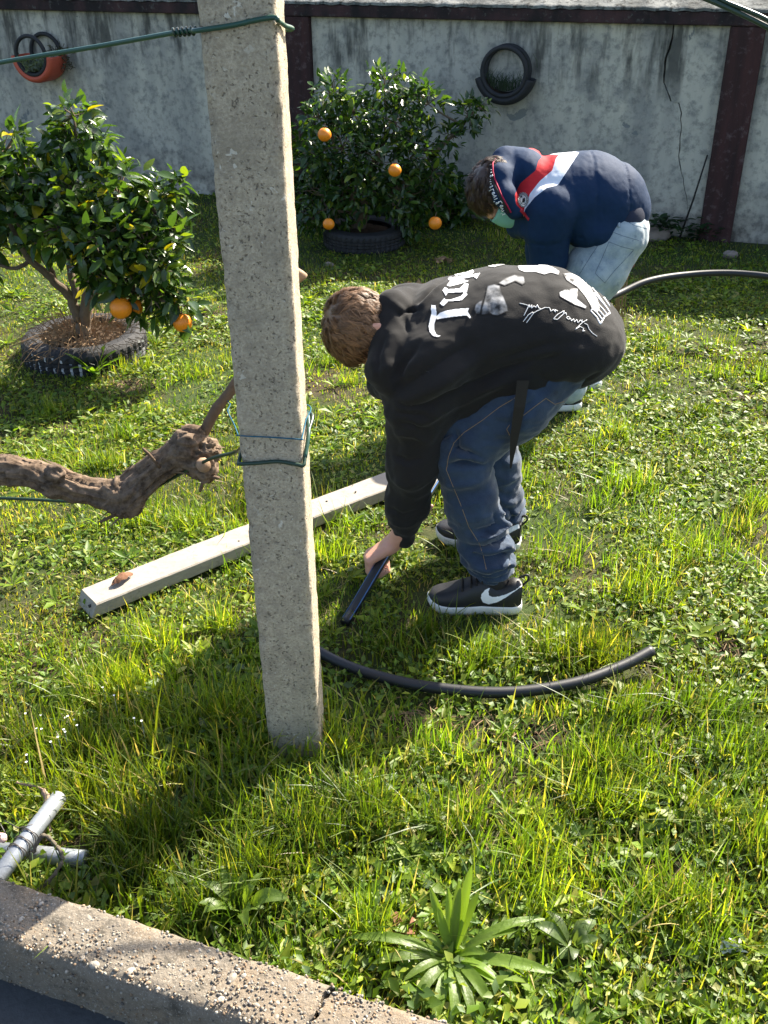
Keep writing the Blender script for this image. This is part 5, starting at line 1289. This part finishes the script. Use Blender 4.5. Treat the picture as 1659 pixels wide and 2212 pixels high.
    for (a, b, c, r) in arms:
        for (u, v_, o_) in ((a, b, 0), (b, c, np.linalg.norm(b - a))):
            t_, d_ = along(u, v_); m = (d_ < best) & (t_ > .03); best[m] = d_[m]; par[m] = t_[m] + o_; isarm |= m
    g = np.abs(np.sin(np.pi * (par + .02) / .135)); puff = np.clip(g, 0, 1) ** .25; puff = np.where((~isarm & (par < .16)) | (isarm & (par < .10)), .9, puff)
    V = V + N * ((puff - .9) * .008 + fbm(V, 7, 3, 2) * .0045 + fbm(np.stack([V[:, 0] * 2.2, V[:, 1], V[:, 2] * 1.6], 1), 26, 9, 2) * .0042 * (1.25 - puff))[:, None]
    # colour panels: chevron of red and white over back and sleeve (kept in the cloth as a panel coordinate)
    Vn = V.copy(); Vn[:, 1] = 4.13 - np.abs(V[:, 1] - 4.13); rel = Vn - CAM; zc_ = rel @ cF; pu = 829.5 + FPX * (rel @ cR) / zc_; pv_ = 1106 - FPX * (rel @ cU) / zc_   # near half; the far half mirrors it
    f3 = []
    for pl in ([(1262, 312), (1253, 326), (1228, 365), (1205, 400), (1181, 406), (1155, 426), (1134, 452), (1130, 470), (1130, 700)], [(1226, 312), (1216, 326), (1201, 342), (1193, 368), (1166, 391), (1145, 418), (1133, 450), (1130, 470), (1130, 700)], [(1188, 312), (1179, 331), (1163, 348), (1157, 368), (1124, 396), (1112, 421), (1115, 442), (1129, 456), (1130, 470), (1130, 700)]):
        f3.append(np.interp(pv_, [p[1] for p in pl], [p[0] for p in pl]) - pu)
    me = me_np('jacket', V, F)
    for nm, arr in zip(('fa', 'fb', 'fc'), f3):
        at = me.attributes.new(nm, 'FLOAT', 'POINT'); at.data.foreach_set('value', arr.astype(np.float32))
    m = NB('padded_nylon'); 
    def stepf(nm):
        a = m.new('ShaderNodeAttribute'); a.attribute_name = nm; return m.math('GREATER_THAN', a.outputs['Fac'], 0.0)
    nv_ = m.mix(m.noise(60, 3), (.004, .018, .052), (.006, .025, .068)); c = m.mix(stepf('fa'), nv_, (.62, .66, .72)); c = m.mix(stepf('fb'), c, (.50, .022, .028)); c = m.mix(stepf('fc'), c, nv_)
    m.col(c); m.set(.78, .2, **{'Sheen Weight': .0}); m.bump(m.noise(70, 4), .2, .003)
    obj('jacket', me, m.m, body); tr = bvh(V, F)
    # hood tape with lettering
    c7 = lambda x, y: (999 + x * .1302, 270 + y * .1302)         # crop of src 1850..2250
    tp = [c7(*p) for p in ((555, 575), (500, 660), (500, 780), (530, 890), (575, 1010), (630, 1130), (690, 1250), (745, 1350), (795, 1440))]
    for nm, dx, mt, r in (('hood_tape', -3.2, M_STRAP, .0062), ('hood_piping', 1.6, simple('red_tape', (.36, .01, .05), .7, .3), .0030)):
        o = print_line(nm, [[(x + dx, y) for x, y in tp]], tr, mt, body, r, .006, 5, 6)
    for (x, y) in ((486, 668), (500, 845), (585, 1080), (690, 1250)):
        p = c7(x, y); q = c7(x + 62, y + 150); st, _ = text_px("Levi's", p[0], p[1], q[0] - p[0], q[1] - p[1], 7.6, -1); o = print_line('tape_lettering', [[(a - 4.5, b) for a, b in pl] for pl in st], tr, M_WHITE, body, .0015, .0135, 2, 4)
        if o: o['kind'] = 'stuff'
    print_line('collar_trim', [[c7(960, 1410), c7(1040, 1490), c7(1105, 1570)]], tr, simple('red_trim', (.40, .02, .03), .7, .3), body, .006, .0, 5, 6)
    # round badge on the sleeve
    cx, cy = c7(1010, 1245); th = np.linspace(0, 2 * math.pi, 25)[:-1]; rr = 16
    ell = lambda q: [(cx + math.cos(a) * rr * q * .78, cy + math.sin(a) * rr * q) for a in th]
    print_poly('badge', [ell(1.0)], tr, simple('badge_cloth', (.62, .60, .55), .8, .2), body, 1.0, .003)
    print_line('badge_ring', [ell(.93) + [ell(.93)[0]], ell(.66) + [ell(.66)[0]]], tr, M_STRAP, body, .0011, .0035, 1, 4)
    print_poly('badge_figure', [[(cx - 5, cy + 6), (cx - 1, cy - 2), (cx + 4, cy - 5), (cx + 5, cy + 2), (cx + 1, cy + 7)], [(cx - 5, cy - 7), (cx - 2, cy - 8), (cx - 2, cy - 4), (cx - 5, cy - 4)]], tr, M_STRAP, body, .8, .004)
    print_line('badge_text', [[(cx + math.cos(a) * rr * .62, cy + math.sin(a) * rr * .8), (cx + math.cos(a + .12) * rr * .62, cy + math.sin(a + .12) * rr * .8)] for a in np.arange(2.2, 7.6, .26)], tr, M_STRAP, body, .0014, .0035, 1, 4)
    # waistband rib + underwear band
    # jeans
    s = Sdf((.62, 3.72, .04), (1.26, 4.52, .90), .0066)
    s.chain([(Lhip + A(.02, .0, .01), .118), (Lhip * .6 + Lkn * .4, .112), (Lkn, .090), (Lkn * .5 + Lan * .5, .080), (Lan, .070)], None, .04)
    s.chain([(Rhip + A(.02, -.0, .01), .118), (Rhip * .6 + Rkn * .4, .110), (Rkn, .088), (Rkn * .5 + Ran * .5, .078), (Ran, .070)], None, .04)
    s.ell(pelvis + A(.035, 0, .005), np.eye(3), (.120, .175, .108), .04)
    V, F = s.mesh(); N = vnormals(V, F); V = V + N * (fbm(V, 13, 5, 3) * .006 + np.abs(fbm(V, 7, 15, 2)) * .006)[:, None]; mk('jeans', V, F, M_DENIM2, body); tr = bvh(V, F)
    c8 = lambda pts: [(999 + x * .2604, 270 + y * .2604) for x, y in pts]
    sm = [c8([(1220, 850), (1150, 960), (1070, 1080), (1000, 1190), (960, 1260)]), c8([(1200, 870), (1330, 920), (1470, 960)]), c8([(1130, 800), (1290, 760), (1420, 830), (1530, 860)]), c8([(1215, 970), (1160, 1100), (1100, 1230), (1180, 1310), (1260, 1210), (1420, 1040)]), c8([(1215, 970), (1320, 1010), (1420, 1035)]), c8([(1000, 880), (1070, 890), (1140, 920)])]
    for q_ in sm: print_line('seam', [q_], tr, M_STITCHD, body, .0010, .0002)
    print_line('belt_loop', [c8([(1310, 750), (1300, 800), (1295, 850)])], tr, M_DENIM2, body, .006, .001)
    s = Sdf((.84, 3.85, .60), (1.26, 4.42, .98), .0066); s.ell(A(.990, 4.13, .778), [nrm(A(1, 0, -.5)), A(0, 1, 0), nrm(A(.5, 0, 1))], (.095, .185, .112), .01); Vb, Fb = s.mesh(); mk('waistband_top', Vb, Fb, simple('dark_underwear', (.02, .025, .045), .8, .2), body)
    # white shoes
    t, V, F = shoe(body, G(1258, 893) + A(-.005, .04, 0), G(1258, 893) + A(-.285, .03, 0), 1.12, M_SHOEW, M_SOLE, .012, 1.1); tr = bvh(V, F)
    print_poly('side_stripe', [[(1196, 884), (1218, 873), (1258, 862), (1258, 868), (1225, 880), (1200, 890)]], tr, M_STRAP, t, .9, .0014)
    st, _ = text_px('NIKE', 1238, 851, 1, -.12, 7, 1); print_line('heel_lettering', st, tr, M_STRAP, t, .0011, .001, 3, 4)
    t, V, F = shoe(body, G(1300, 846) + A(0, .04, 0), G(1300, 846) + A(-.285, .06, 0), 1.12, M_SHOEW, M_SOLE, .012, 1.1)
person2()

# ------------------------------------------------------------------ lawn: grass and ground cover (stuff)
SHOES = [(G(1124, 1335) + A(0, .04, 0), G(926, 1331) + A(0, .05, 0)), (G(1122, 1190) + A(0, .03, 0), G(944, 1168) + A(0, .04, 0)), (G(1258, 893) + A(0, .04, 0), G(1258, 893) + A(-.285, .03, 0)), (G(1300, 846) + A(0, .04, 0), G(1300, 846) + A(-.285, .06, 0))]
_pp = np.array(PIPEPTS); _pp = _pp[_pp[:, 2] < .07]
def segd(x, y, a, b):
    d = np.asarray(b)[:2] - np.asarray(a)[:2]; px = x - a[0]; py = y - a[1]; t = np.clip((px * d[0] + py * d[1]) / (d @ d), 0, 1)
    return np.hypot(px - t * d[0], py - t * d[1])
def lawn_mask(x, y, m=0.0):
    ok = ((x - K0[0]) * KN[0] + (y - K0[1]) * KN[1]) < -.004 - m
    ok &= ((x - WA[0]) * WN[0] + (y - WA[1]) * WN[1]) > .05
    bs = (x - BA[0]) * BU[0] + (y - BA[1]) * BU[1]; bd = (x - BA[0]) * BN[0] + (y - BA[1]) * BN[1]
    ok &= ~((bs > -.01 - m) & (bs < np.linalg.norm(BB - BA) + m) & (bd > -.006 - m) & (bd < BWID + m))
    u = (x - PC[0]) * PU[0] + (y - PC[1]) * PU[1]; v = (x - PC[0]) * PV[0] + (y - PC[1]) * PV[1]
    ok &= ~((np.abs(u) < PHX + .003) & (np.abs(v) < PHY + .003))
    for c, r in ((T1, .302), (T2, .272)): ok &= np.hypot(x - c[0], y - c[1]) > r
    for a, b in SHOES: ok &= segd(x, y, a, b) > .05 + m
    return ok
SOILP = [(G(1010, 1572), .13, .05), (G(900, 1560), .07, .04), (G(1440, 1890), .08, .06), (G(1180, 1600), .09, .05), (G(300, 835), .12, .08), (G(1560, 1400), .08, .05)]
def soilness(x, y):
    s = np.zeros_like(x)
    for c, a, b in SOILP: s = np.maximum(s, np.exp(-(((x - c[0]) / a) ** 2 + ((y - c[1]) / b) ** 2)))
    return s
def shorty(x, y):
    """how far grass must stay low: next to the pipe, shoes and steel pipes"""
    r = np.ones_like(x)
    for i in range(0, len(_pp), 4): r = np.minimum(r, np.clip(np.hypot(x - _pp[i, 0], y - _pp[i, 1]) / .075, .28, 1))
    r = np.minimum(r, np.clip(segd(x, y, G(-60, 1838), G(190, 1864)) / .09, .14, 1)); r = np.minimum(r, np.clip(np.hypot(x - G(975, 2075)[0], (y - G(975, 2075)[1])) / .20, .3, 1))
    return r
PAL = np.array([(.100, .172, .012), (.150, .228, .015), (.205, .262, .018), (.062, .118, .020), (.28, .28, .045), (.42, .34, .16)])
def scatter(y0, y1, dens):
    xm = .42 * y1 + .75; n = int(dens * 2 * xm * (y1 - y0)); x = RNG.uniform(-xm, xm, n); y = RNG.uniform(y0, y1, n)
    ok = (np.abs(x) < .42 * y + .7) & lawn_mask(x, y); x, y = x[ok], y[ok]
    s = soilness(x, y); p = np.stack([x, y, np.zeros_like(x)], 1); thin = np.clip(fbm(p, 2.6, 71, 3) * 1.0 - .1, 0, .5); ok = RNG.random(len(x)) > np.maximum(s * 1.05, thin); return x[ok], y[ok]
def tallness(x, y):
    p = np.stack([x, y, np.zeros_like(x)], 1); n = fbm(p, 2.2, 31, 2); c = vnoise(p, 7.5, 12)
    t = 1 + .35 * n + .9 * np.clip(c - .25, 0, 1)
    # rank tufts round the post foot, along the kerb and at the steel pipes
    pd = np.hypot(x - PC[0], y - PC[1]); t = t + .5 * np.exp(-((pd - .09) / .10) ** 2) * (y > 1.85)
    kd = -((x - K0[0]) * KN[0] + (y - K0[1]) * KN[1]); t = t + .5 * np.exp(-(kd / .25) ** 2)
    t = t + 1.3 * np.exp(-(((x + .55) / .38) ** 2 + ((y - 1.75) / .32) ** 2)) + .8 * np.exp(-(((x - .85) / .3) ** 2 + ((y - 1.45) / .3) ** 2))
    return t
def blades(x, y, h, w, seg, lean=.55, seed=0):
    n = len(x); rg = np.random.default_rng(seed); ph = rg.uniform(0, 2 * np.pi, n); ln = np.abs(rg.normal(0, lean, n)) + .12
    bend = rg.uniform(.1, .9, n) * ln; d = np.stack([np.cos(ph), np.sin(ph), np.zeros(n)], 1); f = ph + rg.uniform(-.9, .9, n) + np.pi / 2; sd = np.stack([np.cos(f), np.sin(f), np.zeros(n)], 1)
    base = np.stack([x, y, gh(x, y) - .004], 1); rows = []
    for k in range(seg + 1):
        t = k / seg; up = h * t * (1 - .32 * bend * t); out = h * (ln * .35 * t + bend * .75 * t * t)
        c = base + d * out[:, None]; c[:, 2] += np.maximum(up, 0); wk = w * (1 - t ** 1.6) * (.75 + .5 * t) if k < seg else None
        if k < seg: rows += [c - sd * (wk * .5)[:, None], c + sd * (wk * .5)[:, None]]
        else: rows.append(c)
    V = np.stack(rows, 1); m = V.shape[1]; V = V.reshape(-1, 3); o = (np.arange(n) * m)[:, None]; T = []
    for k in range(seg - 1): a = 2 * k; T += [(a, a + 1, a + 3), (a, a + 3, a + 2)]
    T.append((2 * seg - 2, 2 * seg - 1, 2 * seg)); F = (o[:, None, :] + np.array(T)[None]).reshape(-1, 3)
    return V, F, m
def palette(x, y, n, probs, rg):
    p = np.stack([x, y, np.zeros_like(x)], 1); patch = vnoise(p, 1.7, 44) * .5 + vnoise(p, 5.5, 45) * .5
    idx = rg.choice(len(PAL), n, p=probs); C = PAL[idx] * rg.uniform(.7, 1.3, (n, 1)); return C * (1 + .5 * patch[:, None] * np.array([1.2, .75, .6])) * (1 + .42 * vnoise(p, 3.1, 47) - .06)[:, None]
def build_grass():
    zones = [(.95, 2.3, 7600, .028, .062, .0042, .0078, 3), (2.3, 3.6, 9000, .018, .038, .0034, .0060, 2), (3.6, 5.6, 6000, .016, .032, .0036, .006, 2), (5.6, 8.7, 3600, .018, .034, .0045, .0075, 2)]
    for zi, (y0, y1, dn, h0, h1, w0, w1, sg) in enumerate(zones):
        x, y = scatter(y0, y1, dn); n = len(x); rg = np.random.default_rng(100 + zi); h = rg.uniform(h0, h1, n) * tallness(x, y) * shorty(x, y) * (1 - .5 * soilness(x, y)); w_ = rg.uniform(w0, w1, n)
        tall = rg.random(n) < .05; h[tall] *= rg.uniform(1.3, 2.0, tall.sum())
        V, F, m = blades(x, y, h, w_, sg, .6, zi); C = np.repeat(palette(x, y, n, [.22, .24, .2, .12, .13, .09], rg), m, 0)
        me = me_np('grass', V, F); setcol(me, C); tag(obj('grass', me, M_GRASS), ('long blades of foreground grass', 'short grass of the middle lawn', 'sunlit grass beyond the board', 'short grass before the wall')[zi], 'grass', kind='stuff')
    # tufts of rank long grass in the foreground
    rg = np.random.default_rng(77); xs = []; ys = []
    cents = [(G(x, y), r, k) for x, y, r, k in ((470, 1560, .10, 260), (250, 1500, .12, 260), (330, 1400, .09, 160), (180, 1640, .07, 130), (90, 1620, .08, 130), (320, 1830, .07, 200), (300, 1900, .08, 170), (540, 1640, .05, 90), (735, 1640, .04, 80), (820, 1760, .09, 170), (640, 1790, .08, 160), (990, 1790, .09, 150), (1500, 1980, .16, 300), (1580, 1650, .12, 260), (1620, 1850, .10, 160), (1350, 1560, .08, 140), (1300, 1740, .10, 140), (430, 1980, .08, 120), (1150, 1850, .1, 150), (560, 1900, .08, 130), (1540, 1550, .1, 180), (1050, 1440, .08, 150), (1180, 1420, .1, 170), (930, 1380, .07, 100), (1360, 1060, .14, 220), (1500, 1200, .14, 200), (1380, 1290, .12, 200), (300, 1130, .14, 180), (560, 1110, .1, 140), (760, 1090, .08, 130), (100, 1010, .18, 160))]
    for q_ in range(90):
        yy = rg.uniform(1.3, 4.8); cents.append((A(rg.uniform(-1, 1) * (.4 * yy + .1), yy, 0), rg.uniform(.05, .13), int(rg.integers(50, 150))))
    for c, r, k in cents: xs.append(c[0] + rg.normal(0, r * .5, k)); ys.append(c[1] + rg.normal(0, r * .38, k))
    x = np.concatenate(xs); y = np.concatenate(ys); ok = lawn_mask(x, y, .004); x, y = x[ok], y[ok]; n = len(x)
    h = rg.uniform(.06, .15, n) * np.clip(1.35 - .16 * y, .5, 1.15) * np.clip(shorty(x, y) + .08, 0, 1); V, F, m = blades(x, y, h, rg.uniform(.0034, .0062, n), 5, .75, 55)
    C = np.repeat(palette(x, y, n, [.34, .28, .16, .12, .07, .03], rg), m, 0); me = me_np('tall_grass', V, F); setcol(me, C); tag(obj('tall_grass', me, M_GRASS), 'rank tufts of long grass scattered over the lawn', 'grass', kind='stuff')
build_grass()
def build_weeds():
    rg = np.random.default_rng(200)
    v0, f0 = leaf_mesh(1, .62, .12, .25, 2)
    def leafset(x, y, z, L, ph, pit, wid, C):
        n = len(x); ca, sa = np.cos(ph), np.sin(ph); cp, sp = np.cos(pit), np.sin(pit)
        ex = np.stack([ca * cp, sa * cp, sp], 1); ey = np.stack([-sa, ca, np.zeros(n)], 1); r = rg.normal(0, .35, n); ez = np.cross(ex, ey); ey2 = ey * np.cos(r)[:, None] + ez * np.sin(r)[:, None]; ez2 = np.cross(ex, ey2)
        V = (np.stack([x, y, z], 1)[:, None, :] + (v0[None, :, 0, None] * ex[:, None] + v0[None, :, 1, None] * wid[:, None, None] * ey2[:, None] + v0[None, :, 2, None] * ez2[:, None]) * L[:, None, None]).reshape(-1, 3)
        F = (f0[None] + (np.arange(n) * len(v0))[:, None, None]).reshape(-1, 4); return V, F, np.repeat(C, len(v0), 0)
    WP = np.array([(.095, .172, .014), (.142, .222, .016), (.205, .262, .020), (.062, .120, .024), (.27, .27, .06)])
    VV = []; FF = []; CC = []; o = 0
    for (y0, y1, dn, L0, L1) in ((.95, 2.3, 10500, .011, .034), (2.3, 3.6, 8500, .010, .028), (3.6, 5.6, 5600, .012, .032), (5.6, 8.6, 2000, .014, .034)):
        x, y = scatter(y0, y1, dn); p = np.stack([x, y, np.zeros_like(x)], 1); k = (vnoise(p, 3.2, 61) + .6 * vnoise(p, 9, 62) + rg.normal(0, .22, len(x))) > -.18; x, y = x[k], y[k]; n = len(x)
        L = rg.uniform(L0, L1, n) * (1 + .45 * vnoise(np.stack([x, y, x * 0], 1), 4.1, 88)); z = gh(x, y) + rg.uniform(.003, .030, n) * np.clip(tallness(x, y), .5, 1.6); C = WP[rg.choice(5, n, p=[.3, .3, .2, .12, .08])] * rg.uniform(.7, 1.3, (n, 1))
        r = leafset(x, y, z, L, rg.uniform(0, 6.28, n), rg.normal(.15, .4, n), rg.uniform(.5, 1.25, n), C); VV.append(r[0]); FF.append(r[1] + o); CC.append(r[2]); o += len(r[0])
    # rosettes of longer leaves
    cx, cy = scatter(1.0, 2.4, 55); cx2, cy2 = scatter(2.4, 5.6, 26); X = np.concatenate([cx, cx2]); Y = np.concatenate([cy, cy2]); ok = lawn_mask(X, Y, .04); X, Y = X[ok], Y[ok]
    for a, b in zip(X, Y):
        k = rg.integers(5, 10); ph = rg.uniform(0, 6.28) + np.arange(k) * 2.4; L = rg.uniform(.03, .075, k); C = np.repeat(WP[rg.integers(0, 3)][None] * rg.uniform(.8, 1.2), k, 0)
        r = leafset(np.full(k, a) + np.cos(ph) * .004, np.full(k, b) + np.sin(ph) * .004, np.full(k, .012), L, ph, rg.uniform(.1, .75, k), rg.uniform(.35, .6, k), C); VV.append(r[0]); FF.append(r[1] + o); CC.append(r[2]); o += len(r[0])
    me = me_np('ground_cover', np.concatenate(VV), np.concatenate(FF)); setcol(me, np.concatenate(CC)); tag(obj('ground_cover', me, M_WEED), 'low clover and broad-leaved weeds mixed through the lawn', 'weeds', kind='stuff')
    # dry straw and litter on the bare soil
    def fn(i):
        c, a, b = SOILP[i % len(SOILP)]; p = A(c[0] + rg.normal() * a * .7, c[1] + rg.normal() * b * .7, .004 + rg.random() * .012); an = rg.uniform(0, 6.28); L = rg.uniform(.015, .06); d = A(math.cos(an), math.sin(an), rg.normal() * .12) * L; return [p, p + d * .5 + A(0, 0, .004), p + d], [.002, .0024, .001]
    v, f = strips(420, fn); tag(mk('straw_litter', v, f, M_STRAW), 'dry straw litter on the bare soil patches', 'litter', kind='stuff')
    # matted thatch of pale dead blades between the green
    x, y = scatter(1.0, 4.2, 650); n = len(x); V, F, m_ = blades(x, y, rg.uniform(.03, .07, n), rg.uniform(.0022, .0042, n), 2, 1.6, 91); V[:, 2] = np.minimum(V[:, 2] * .45 + .006, .05)
    me = me_np('thatch', V, F); setcol(me, np.repeat(np.array([(.36, .29, .15)]) * rg.uniform(.5, 1.2, (n, 1)), m_, 0)); tag(obj('thatch', me, M_GRASS), 'pale dead thatch lying between the green blades', 'grass', kind='stuff')
    # tiny white flowers dotted through the foreground grass
    fl = []; rf = np.random.default_rng(31)
    for (px, py) in [(150, 1545), (118, 1590), (95, 1570), (140, 1580), (60, 1640), (165, 1560), (240, 1500), (300, 1560), (80, 1540)]:
        for q_ in range(2):
            c = G(px + rf.normal() * 9, py + rf.normal() * 7, rf.uniform(.06, .12))
            for k in range(5):
                a = k * 1.257; d = A(math.cos(a), math.sin(a), .3) * .0034; sd_ = A(-math.sin(a), math.cos(a), 0) * .0018; fl.append([c, c + d * .6 + sd_, c + d, c + d * .6 - sd_])
            fl.append([c, c + A(.0005, 0, 0), A(c[0] + .0008, c[1], .005), A(c[0], c[1], .005)])
    V = [p for q_ in fl for p in q_]; F = [(4 * i, 4 * i + 1, 4 * i + 2, 4 * i + 3) for i in range(len(fl))]
    tag(mk('tiny_flowers', V, F, M_PAPER), 'tiny white wildflowers in the long foreground grass', 'flowers', kind='stuff')
    # soil crumbs
    V = []; F = []
    s0, q0 = sphere((0, 0, 0), 1, 5, 3); s0 = np.array(s0); q0 = np.array(q0)
    for i in range(420):
        c, a, b = SOILP[i % len(SOILP)]; r = rg.uniform(.002, .007); V.append(s0 * r * rg.uniform(.6, 1.3, 3) + A(c[0] + rg.normal() * a * .6, c[1] + rg.normal() * b * .6, .003)); F.append(q0 + i * len(s0))
    tag(mk('soil_crumbs', np.concatenate(V), np.concatenate(F), M_SOIL), 'loose crumbs of earth on bare lawn patches', 'soil', kind='stuff')
build_weeds()

# ------------------------------------------------------------------ larger rosette plants
def rosette(name, label, base, leaves, mat, col):
    t = thing(name, label, 'plant', base, 'rosette weeds'); rg = np.random.default_rng(len(leaves))
    for (tip, wd, arch, twist) in leaves:
        b = np.asarray(base) + A(0, 0, .006); d = np.asarray(tip) - b; n = 10; V = []; F = []; C = []
        L = np.linalg.norm(d); side = nrm(np.cross(d, A(0, 0, 1))) ; side = nrm(side + A(0, 0, twist)); nn = nrm(np.cross(side, d)); nn = nn if nn[2] > 0 else -nn
        for i in range(n + 1):
            s = i / n; c = b + d * s + A(0, 0, arch * L * math.sin(math.pi * s)); wv = wd * (.22 + .78 * math.sin(math.pi * min(1, .08 + .92 * s) ** 1.25) ** .8) * (1 if s < .97 else .2) * .5
            for j, k in enumerate((-1, -.5, 0, .5, 1)): V.append(c + side * wv * k + nn * (.22 * wv * abs(k) + .06 * wv * math.sin(s * 9 + j * 2)))
        for i in range(n):
            for j in range(4): q = i * 5 + j; F.append((q, q + 1, q + 6, q + 5))
        me = me_np('leaf', V, F); setcol(me, np.repeat((np.array(col) * rg.uniform(.75, 1.3))[None], len(V), 0)); obj('leaf', me, mat, t)
    return t
def mat_plantain():
    m = NB('plantain_leaf'); a = m.attr().outputs['Color']; n = m.noise(30, 3); c = m.mix(n, a, m.mix(1.0, a, (1.4, 1.35, 1.2), 'MULTIPLY')); m.col(c); m.set(.42, .5); m.bump(m.noise(120, 3), .35, .003); m.translucent(m.mix(1.0, a, (2.0, 1.9, .5), 'MULTIPLY'), .58); return m.m
M_PLANT = mat_plantain()
b = G(975, 2075); lv = []; rg0 = np.random.default_rng(66)
for (x, y, z, wd, ar, tw) in ((928, 1915, .13, .030, .02, .3), (945, 1960, .11, .028, .03, .1), (1020, 1868, .17, .032, .02, -.2), (992, 1900, .15, .030, .02, .2), (1035, 1925, .12, .030, .05, -.3), (968, 1915, .13, .026, .02, .0), (752, 2025, .05, .032, .16, .0), (802, 2082, .035, .034, .14, .1), (1198, 2102, .03, .040, .10, 0), (1182, 1985, .05, .030, .16, .1), (1120, 2010, .06, .030, .16, 0), (1072, 2190, .02, .034, .16, 0), (1130, 2180, .02, .034, .12, 0), (880, 2190, .015, .034, .14, 0), (935, 2225, .01, .036, .14, 0), (985, 2235, .01, .036, .12, 0), (1030, 2225, .012, .032, .12, 0), (870, 2120, .04, .026, .12, 0), (1090, 2130, .03, .028, .15, 0), (905, 2010, .07, .024, .1, .2), (1050, 2060, .06, .026, .2, 0)): lv.append((G(x, y, z), wd * .68, ar * rg0.uniform(.7, 1.5), tw + rg0.uniform(-.35, .35)))
rosette('plantain', 'large plantain rosette with long ribbed leaves by the kerb at the bottom', b, lv, M_PLANT, (.115, .185, .028))
b = G(205, 812); rg = np.random.default_rng(4); lv = []
for k in range(15):
    a = k * 2.4; r = rg.uniform(.05, .15); lv.append((b + A(math.cos(a) * r, math.sin(a) * r, rg.uniform(.05, .13)), rg.uniform(.026, .038), rg.uniform(.05, .2), rg.uniform(-.3, .3)))
rosette('broadleaf_weed', 'bright broad-leaved weed growing against the near tyre', b, lv, M_PLANT, (.085, .16, .018))
b = G(1235, 2055); lv = []
for k in range(11):
    a = k * 2.4 + .5 + rg.uniform(-.5, .5); r = rg.uniform(.03, .085); lv.append((b + A(math.cos(a) * r, math.sin(a) * r, rg.uniform(.005, .06)), rg.uniform(.018, .03), rg.uniform(.1, .35), rg.uniform(-.6, .6)))
rosette('dandelion', 'bluish green dandelion rosette right of the large plantain', b, lv, M_PLANT, (.085, .13, .045))
b = G(520, 1985); lv = []
for k in range(14):
    a = k * 2.4 + .2; r = rg.uniform(.04, .11); lv.append((b + A(math.cos(a) * r, math.sin(a) * r * .7, rg.uniform(.02, .09)), rg.uniform(.022, .034), rg.uniform(.1, .3), rg.uniform(-.7, .7)))
rosette('mallow', 'low mallow clump with broad leaves behind the middle of the kerb', b, lv, M_PLANT, (.095, .15, .03))

# ------------------------------------------------------------------ litter
def scrap(px, py, r, seed, mat, name, label, cat, group):
    c = G(px, py, .02); rg = np.random.default_rng(seed); n = 6; V = []; F = []
    for i in range(n):
        for j in range(n): V.append(c + A((i / (n - 1) - .5) * 2 * r, (j / (n - 1) - .5) * 1.5 * r, 0) + rg.normal(size=3) * A(.16, .16, .34) * r)
    for i in range(n - 1):
        for j in range(n - 1): F.append((i * n + j, (i + 1) * n + j, (i + 1) * n + j + 1, i * n + j + 1))
    o = mk(name, V, F, mat, None, False); so = o.modifiers.new('solid', 'SOLIDIFY'); so.thickness = .0015; tag(o, label, cat, group)
scrap(888, 2062, .022, 1, M_PAPER, 'paper_scrap', 'crumpled white paper scrap beside the plantain at the kerb', 'paper', 'paper scraps')
scrap(1580, 2040, .024, 2, M_PAPER, 'paper_scrap', 'crumpled white scrap in the grass at the bottom right', 'paper', 'paper scraps')
scrap(868, 1995, .030, 3, M_DRY, 'dry_leaf', 'dark brown withered leaf left of the large plantain', 'leaf', 'fallen dry leaves')
scrap(893, 618, .05, 4, M_STRAW, 'dry_leaf', 'pale dry leaf in the shade between the orange tree and the people', 'leaf', 'fallen dry leaves')
scrap(960, 560, .05, 5, M_STRAW, 'dry_leaf', 'pale dry leaf lying right of the tyre by the wall', 'leaf', 'fallen dry leaves')
